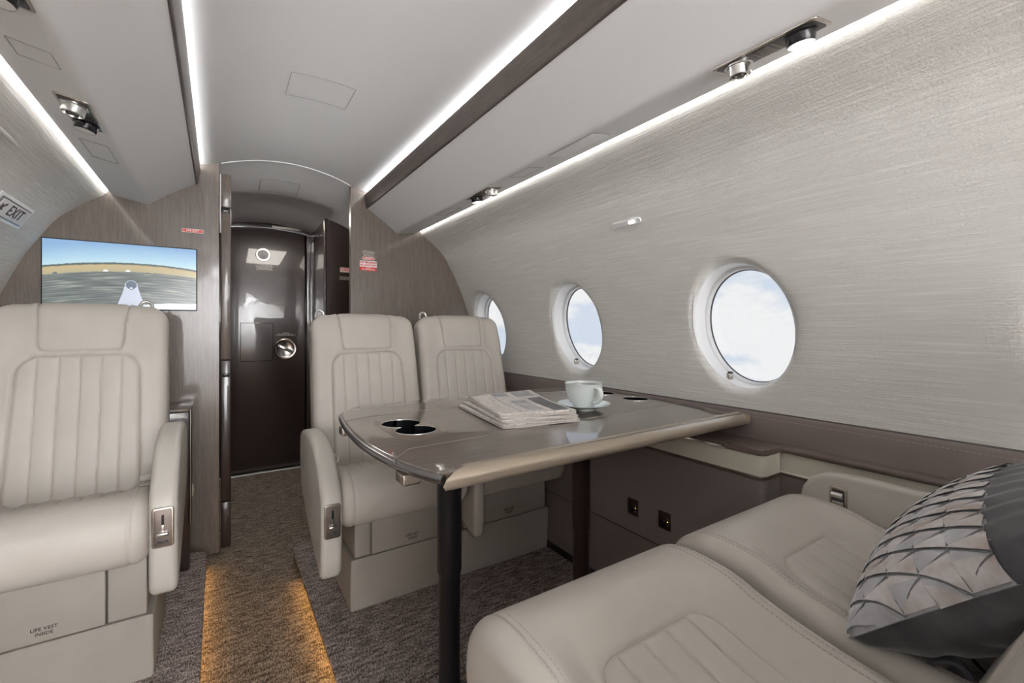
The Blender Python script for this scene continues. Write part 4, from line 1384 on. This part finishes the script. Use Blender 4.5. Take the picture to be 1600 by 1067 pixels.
flat_poly('canopy_glint', npts([(-.004, -.052), (.004, -.052), (.004, -.047), (-.004, -.047)]), -.0088, 'scr_white', tv)
flat_poly('aircraft_wing', [(.070, -sh_), (sw, -sh_), (sw, -.112), (.15, -.112), (.09, -.118), (.067, -.122)], -.0080, 'scr_white', tv)
flat_poly('aircraft_wing', [(-.028, -sh_), (-.12, -sh_), (-.075, -.128), (-.025, -.121)], -.0080, 'scr_white', tv)
for qx in (-.215, -.062, .010):
    flat_poly('parked_aircraft', [(qx - .008, .0215 - .35 * (qx - .043) ** 2), (qx + .009, .0215 - .35 * (qx - .043) ** 2), (qx + .004, .0290 - .35 * (qx - .043) ** 2), (qx - .004, .0275 - .35 * (qx - .043) ** 2)], -.0080, 'scr_white' if qx > -.2 else 'scr_dark', tv)

# ================================================================== PLACARDS
def placard(name, x, z, w, h, y, label, red=True):
    r = empty(name, (x, y, z)); tag(r, label, 'placard')
    return r
def life_raft(x, z, w, h, y, lab):
    r = placard('placard', x, z, w, h, y, lab)
    slab('placard_border', rrect(-w / 2, w / 2, -h / 2, h / 2, h * .28), -.0010, 0, 0, 'placard', r, axis='y')
    slab('placard_field', rrect(-w / 2 + .002, w / 2 - .002, -h / 2 + .002, h / 2 - .002, h * .22), -.0016, -.0008, 0, 'red', r, axis='y')
    text('placard_lettering', 'LIFE RAFT', h * .66, 'placard', r, (0, -.0019, 0), (PI / 2, 0, 0), sx=1.0, bold=.0003)
    for s in (-1, 1):
        flat_poly('placard_arrow', [(s * w * .40 - .003, .0005), (s * w * .40 + .003, .0005), (s * w * .40, -.004)] if True else [], -.0022, 'placard', r)
    return r
life_raft(-.098, 1.450, .083, .0175, YP, 'small red placard reading LIFE RAFT above the wall screen')
life_raft(.703, 1.391, .068, .0155, YP, 'small red placard reading LIFE RAFT on the right partition, above the no smoking placard')
def no_smoking(x, z, w, y, lab, ext=True):
    r = placard('placard', x, z, w, w * .6, y, lab)
    slab('placard_face', rrect(-w / 2, w / 2, -w * .13, w * .27, .004), -.0012, 0, 0, 'placard', r, axis='y')
    text('placard_lettering', 'NO SMOKING', w * .155, 'red', r, (0, -.0016, w * .165), (PI / 2, 0, 0), sx=.98, bold=.0005)
    text('placard_lettering', 'IN LAVATORY', w * .150, 'red', r, (0, -.0016, w * .01), (PI / 2, 0, 0), sx=.98, bold=.0005)
    if ext:
        slab('placard_band', rrect(-w / 2 + .001, w / 2 - .001, -w * .31, -w * .10, .004), -.0014, 0, 0, 'red', r, axis='y')
        text('placard_lettering', 'HALON', w * .075, 'placard', r, (0, -.0018, -w * .155), (PI / 2, 0, 0), bold=.0002)
        text('placard_lettering', 'FIRE EXTINGUISHER', w * .085, 'placard', r, (0, -.0018, -w * .25), (PI / 2, 0, 0), bold=.0002)
        flat_poly('placard_pointer', [(-.008, -w * .30), (.008, -w * .30), (0, -w * .38)], -.0014, 'red', r)
    return r
no_smoking(.702, 1.352, .094, YP, 'red and white NO SMOKING IN LAVATORY placard on the right partition')
no_smoking(.735, 1.395, .080, 3.2, 'NO SMOKING IN LAVATORY placard in the vestibule, half hidden by the partition', ext=False)
fp = fine_print('instruction_lettering', .702, 1.432, .070, 5, 'grey_text', None, YP - .0006, .0068, [.8, 1, .85, .8, .75])
fp['kind'] = 'stuff'; tag(fp, 'tiny silver instruction lettering above the life raft placard on the right partition', 'lettering')
fp = fine_print('instruction_lettering', .735, 1.352, .10, 3, 'grey_text', None, 3.2 - .0006, .0085)
tag(fp, 'tiny silver instruction lettering under the vestibule placard', 'lettering')

# ================================================================== LOW CABINET LEFT (behind the left seat)
cb = empty('side_cabinet', (-.30, 2.41, 0)); tag(cb, 'low dark wood cabinet with rounded bright edge between the left seat and the partition', 'cabinet')
box('cabinet_body', -.30, .200, -.125, .124, 0, .655, 'doorwood', cb, .004)
tube('cabinet_edge', [(.203, -.128, .19), (.204, -.129, .40), (.204, -.129, .665)], .0055, 'chrome', cb, 8)
box('cabinet_top', -.30, .206, -.128, .124, .655, .668, 'partition', cb, .003)
lathe('cabinet_handle', [(0.0001, .012), (.02, .010), (.036, .004), (.038, 0)], 'ledge', cb, 28, (.200, -.03, .30), 'x')

# ================================================================== PILLOW
pe1 = Vector((-.379, -.027, -.044)).normalized()            # across
pe2 = Vector((.044, -.149, .151)); pe2 = (pe2 - pe1 * pe2.dot(pe1)).normalized()    # up
pn = pe1.cross(pe2).normalized()
PWd, PHt = .405, .31
BL = Vector((.790, .285, .535))
pc = BL - pe1 * PWd / 2 + pe2 * PHt / 2
pil = empty('throw_pillow', pc); tag(pil, 'grey velvet throw pillow with raised silver triangles, leaning in the window-side seat', 'pillow')
Rm = Matrix((pe1, pe2, pn)).transposed()
pil.rotation_euler = Rm.to_euler()
def outline(u, v):
    """pillow plan: square with drawn-in sides and pointed corners"""
    k = .035
    x = u * PWd / 2 * (1 - k * (1 - v * v) * 1.0)
    y = v * PHt / 2 * (1 - k * (1 - u * u) * 1.0)
    return x, y
def puff(u, v, T):
    return T * (np.clip(1 - u * u, 0, 1) ** .42) * (np.clip(1 - v * v, 0, 1) ** .42)
BAND = .52       # v above this is charcoal
NTx, NTy = 9, 6
def facet(x, y):
    """relief of folded triangles"""
    cell = .043
    a = x / cell; b_ = y / (cell * .87)
    # three line families
    f1 = np.abs(((b_) % 1.0) - .5)
    f2 = np.abs(((a + b_ * .5) % 1.0) - .5)
    f3 = np.abs(((a - b_ * .5) % 1.0) - .5)
    return f1, f2, f3
def front_fn(U, V):
    u = (U - .5) * 2; v = (V - .5) * 2
    u = np.sign(u) * np.abs(u) ** .9; v = np.sign(v) * np.abs(v) ** .9
    x, y = outline(u, v)
    return np.stack([x, y, puff(u, v, .070)], 1)
def back_fn(U, V):
    P_ = front_fn(U, V); P_[:, 2] = -P_[:, 2] * 1.6 + .0025 * np.sin(P_[:, 0] * 95 + 3 * np.sin(P_[:, 1] * 40)) * np.clip(P_[:, 2] / .03, 0, 1)
    return P_
g = grid('pillow_back', 50, 50, back_fn, 'velvet_dark', pil, flip=True)
def band_fn(U, V):
    v = BAND + (1 - BAND) * V; u = (U - .5) * 2
    x, y = outline(u, v)
    rip = .0025 * np.sin(x * 160 + 2 * np.sin(y * 60)) * np.clip(1 - u * u, 0, 1)
    return np.stack([x, y, puff(u, v, .070) + rip * (1 - V)], 1)
grid('pillow_band', 90, 24, band_fn, 'velvet_dark', pil)
# triangle field: folded facets, four joined groups by colour
def under_fn(U, V):
    u = (U - .5) * 2; v = -1 + (BAND + 1.02) * V
    x, y = outline(u, v)
    return np.stack([x, y, puff(u, v, .070) - .0008], 1)
grid('pillow_front', 60, 40, under_fn, 'velvet_matt', pil)
cells = {'velvet_light': ([], []), 'velvet_matt': ([], []), 'velvet_grey': ([], [])}
nx_, ny_ = 10, 5
def surf(x, y, h=0.0):
    # invert outline approx
    u = np.clip(x / (PWd / 2), -1, 1); v = np.clip(y / (PHt / 2), -1, 1)
    for _ in range(4):
        u = np.clip(x / (PWd / 2 * (1 - .035 * (1 - v * v))), -1, 1); v = np.clip(y / (PHt / 2 * (1 - .035 * (1 - u * u))), -1, 1)
    return (x, y, float(puff(np.float64(u), np.float64(v), .070)) + h)
rnd = random.Random(5)
X0, X1 = -PWd / 2 * .985, PWd / 2 * .985
Y0, Y1 = -PHt / 2 * .985, BAND * PHt / 2
cw = (X1 - X0) / nx_; chh = (Y1 - Y0) / ny_
def tri(mat, A, B, C, hA, hB, hC, n=4):
    V_, F_ = cells[mat]
    o = len(V_); idx = {}
    for i in range(n + 1):
        for j in range(n + 1 - i):
            k_ = n - i - j
            a, b_, c = i / n, j / n, k_ / n
            x = A[0] * a + B[0] * b_ + C[0] * c; y = A[1] * a + B[1] * b_ + C[1] * c
            h = hA * a + hB * b_ + hC * c + .0025 * (27 * a * b_ * c) ** .5
            idx[(i, j)] = len(V_); V_.append(surf(x, y, h))
    for i in range(n):
        for j in range(n - i):
            F_.append((idx[(i, j)], idx[(i + 1, j)], idx[(i, j + 1)]))
            if i + j < n - 1: F_.append((idx[(i + 1, j)], idx[(i + 1, j + 1)], idx[(i, j + 1)]))
for j in range(ny_):
    y0 = Y0 + j * chh; y1 = y0 + chh
    off = (j % 2) * .5
    for i in range(-1, nx_ + 1):
        xa = X0 + (i + off) * cw; xb = xa + cw; xm = xa + cw / 2
        def cl(p): return (min(max(p[0], X0), X1), p[1])
        A, B, C_ = cl((xa, y0)), cl((xb, y0)), cl((xm, y1))
        D = cl((xm + cw, y1))
        if B[0] - A[0] > .002 or True:
            m_a = 'velvet_light' if (i + j) % 2 else 'velvet_matt'
            # upright triangle, split in two folded facets
            if A[0] != B[0]:
                M_ = ((A[0] + B[0]) / 2, y0)
                tri('velvet_light' if rnd.random() < .7 else 'velvet_matt', A, M_, C_, .001, .006, .001)
                tri('velvet_matt' if rnd.random() < .6 else 'velvet_light', M_, B, C_, .006, .000, .001)
            if C_[0] != D[0]:
                tri('velvet_light' if rnd.random() < .8 else 'velvet_matt', C_, B, D, .000, .0055, .0055)
for mname, (V_, F_) in cells.items():
    if V_:
        me = mesh('triangle_facets', V_, F_)
        bm = bmesh.new(); bm.from_mesh(me); bmesh.ops.remove_doubles(bm, verts=bm.verts, dist=1e-5); bmesh.ops.recalc_face_normals(bm, faces=bm.faces)
        for e in bm.edges:
            if len(e.link_faces) == 2 and e.calc_face_angle(0) > math.radians(24): e.smooth = False
        bm.to_mesh(me); bm.free()
        o = link('triangle_facets', me, mname, pil); tag(o, kind='stuff')
# raised dark fold lines between triangles
bmv = []; 
def fold(A, B, par=pil):
    pts = []
    for k in range(6):
        q = k / 5
        pts.append(surf(A[0] + (B[0] - A[0]) * q, A[1] + (B[1] - A[1]) * q, .0022))
    bmv.append(pts)
for j in range(ny_):
    y0 = Y0 + j * chh; y1 = y0 + chh; off = (j % 2) * .5
    for i in range(-1, nx_ + 1):
        xa = X0 + (i + off) * cw
        A, B, C_ = (xa, y0), (xa + cw, y0), (xa + cw / 2, y1)
        for p, q in ((A, C_), (B, C_), (A, B)):
            if X0 <= p[0] <= X1 and X0 <= q[0] <= X1: fold(p, q)
V_, F_ = [], []
for pts in bmv:
    for i in range(len(pts)):
        a = Vector(pts[max(i - 1, 0)]); b_ = Vector(pts[min(i + 1, len(pts) - 1)]); t_ = (b_ - a).normalized()
        s_ = t_.cross(Vector((0, 0, 1))).normalized(); o = len(V_)
        for d_ in (-.0012, 0, .0012):
            V_.append(Vector(pts[i]) + s_ * d_ + Vector((0, 0, .0012 if d_ == 0 else -.0004)))
        if i:
            F_ += [(o - 3, o, o + 1, o - 2), (o - 2, o + 1, o + 2, o - 1)]
o = link('fold_lines', mesh('fold_lines', V_, F_), 'velvet_grey', pil); tag(o, kind='stuff')
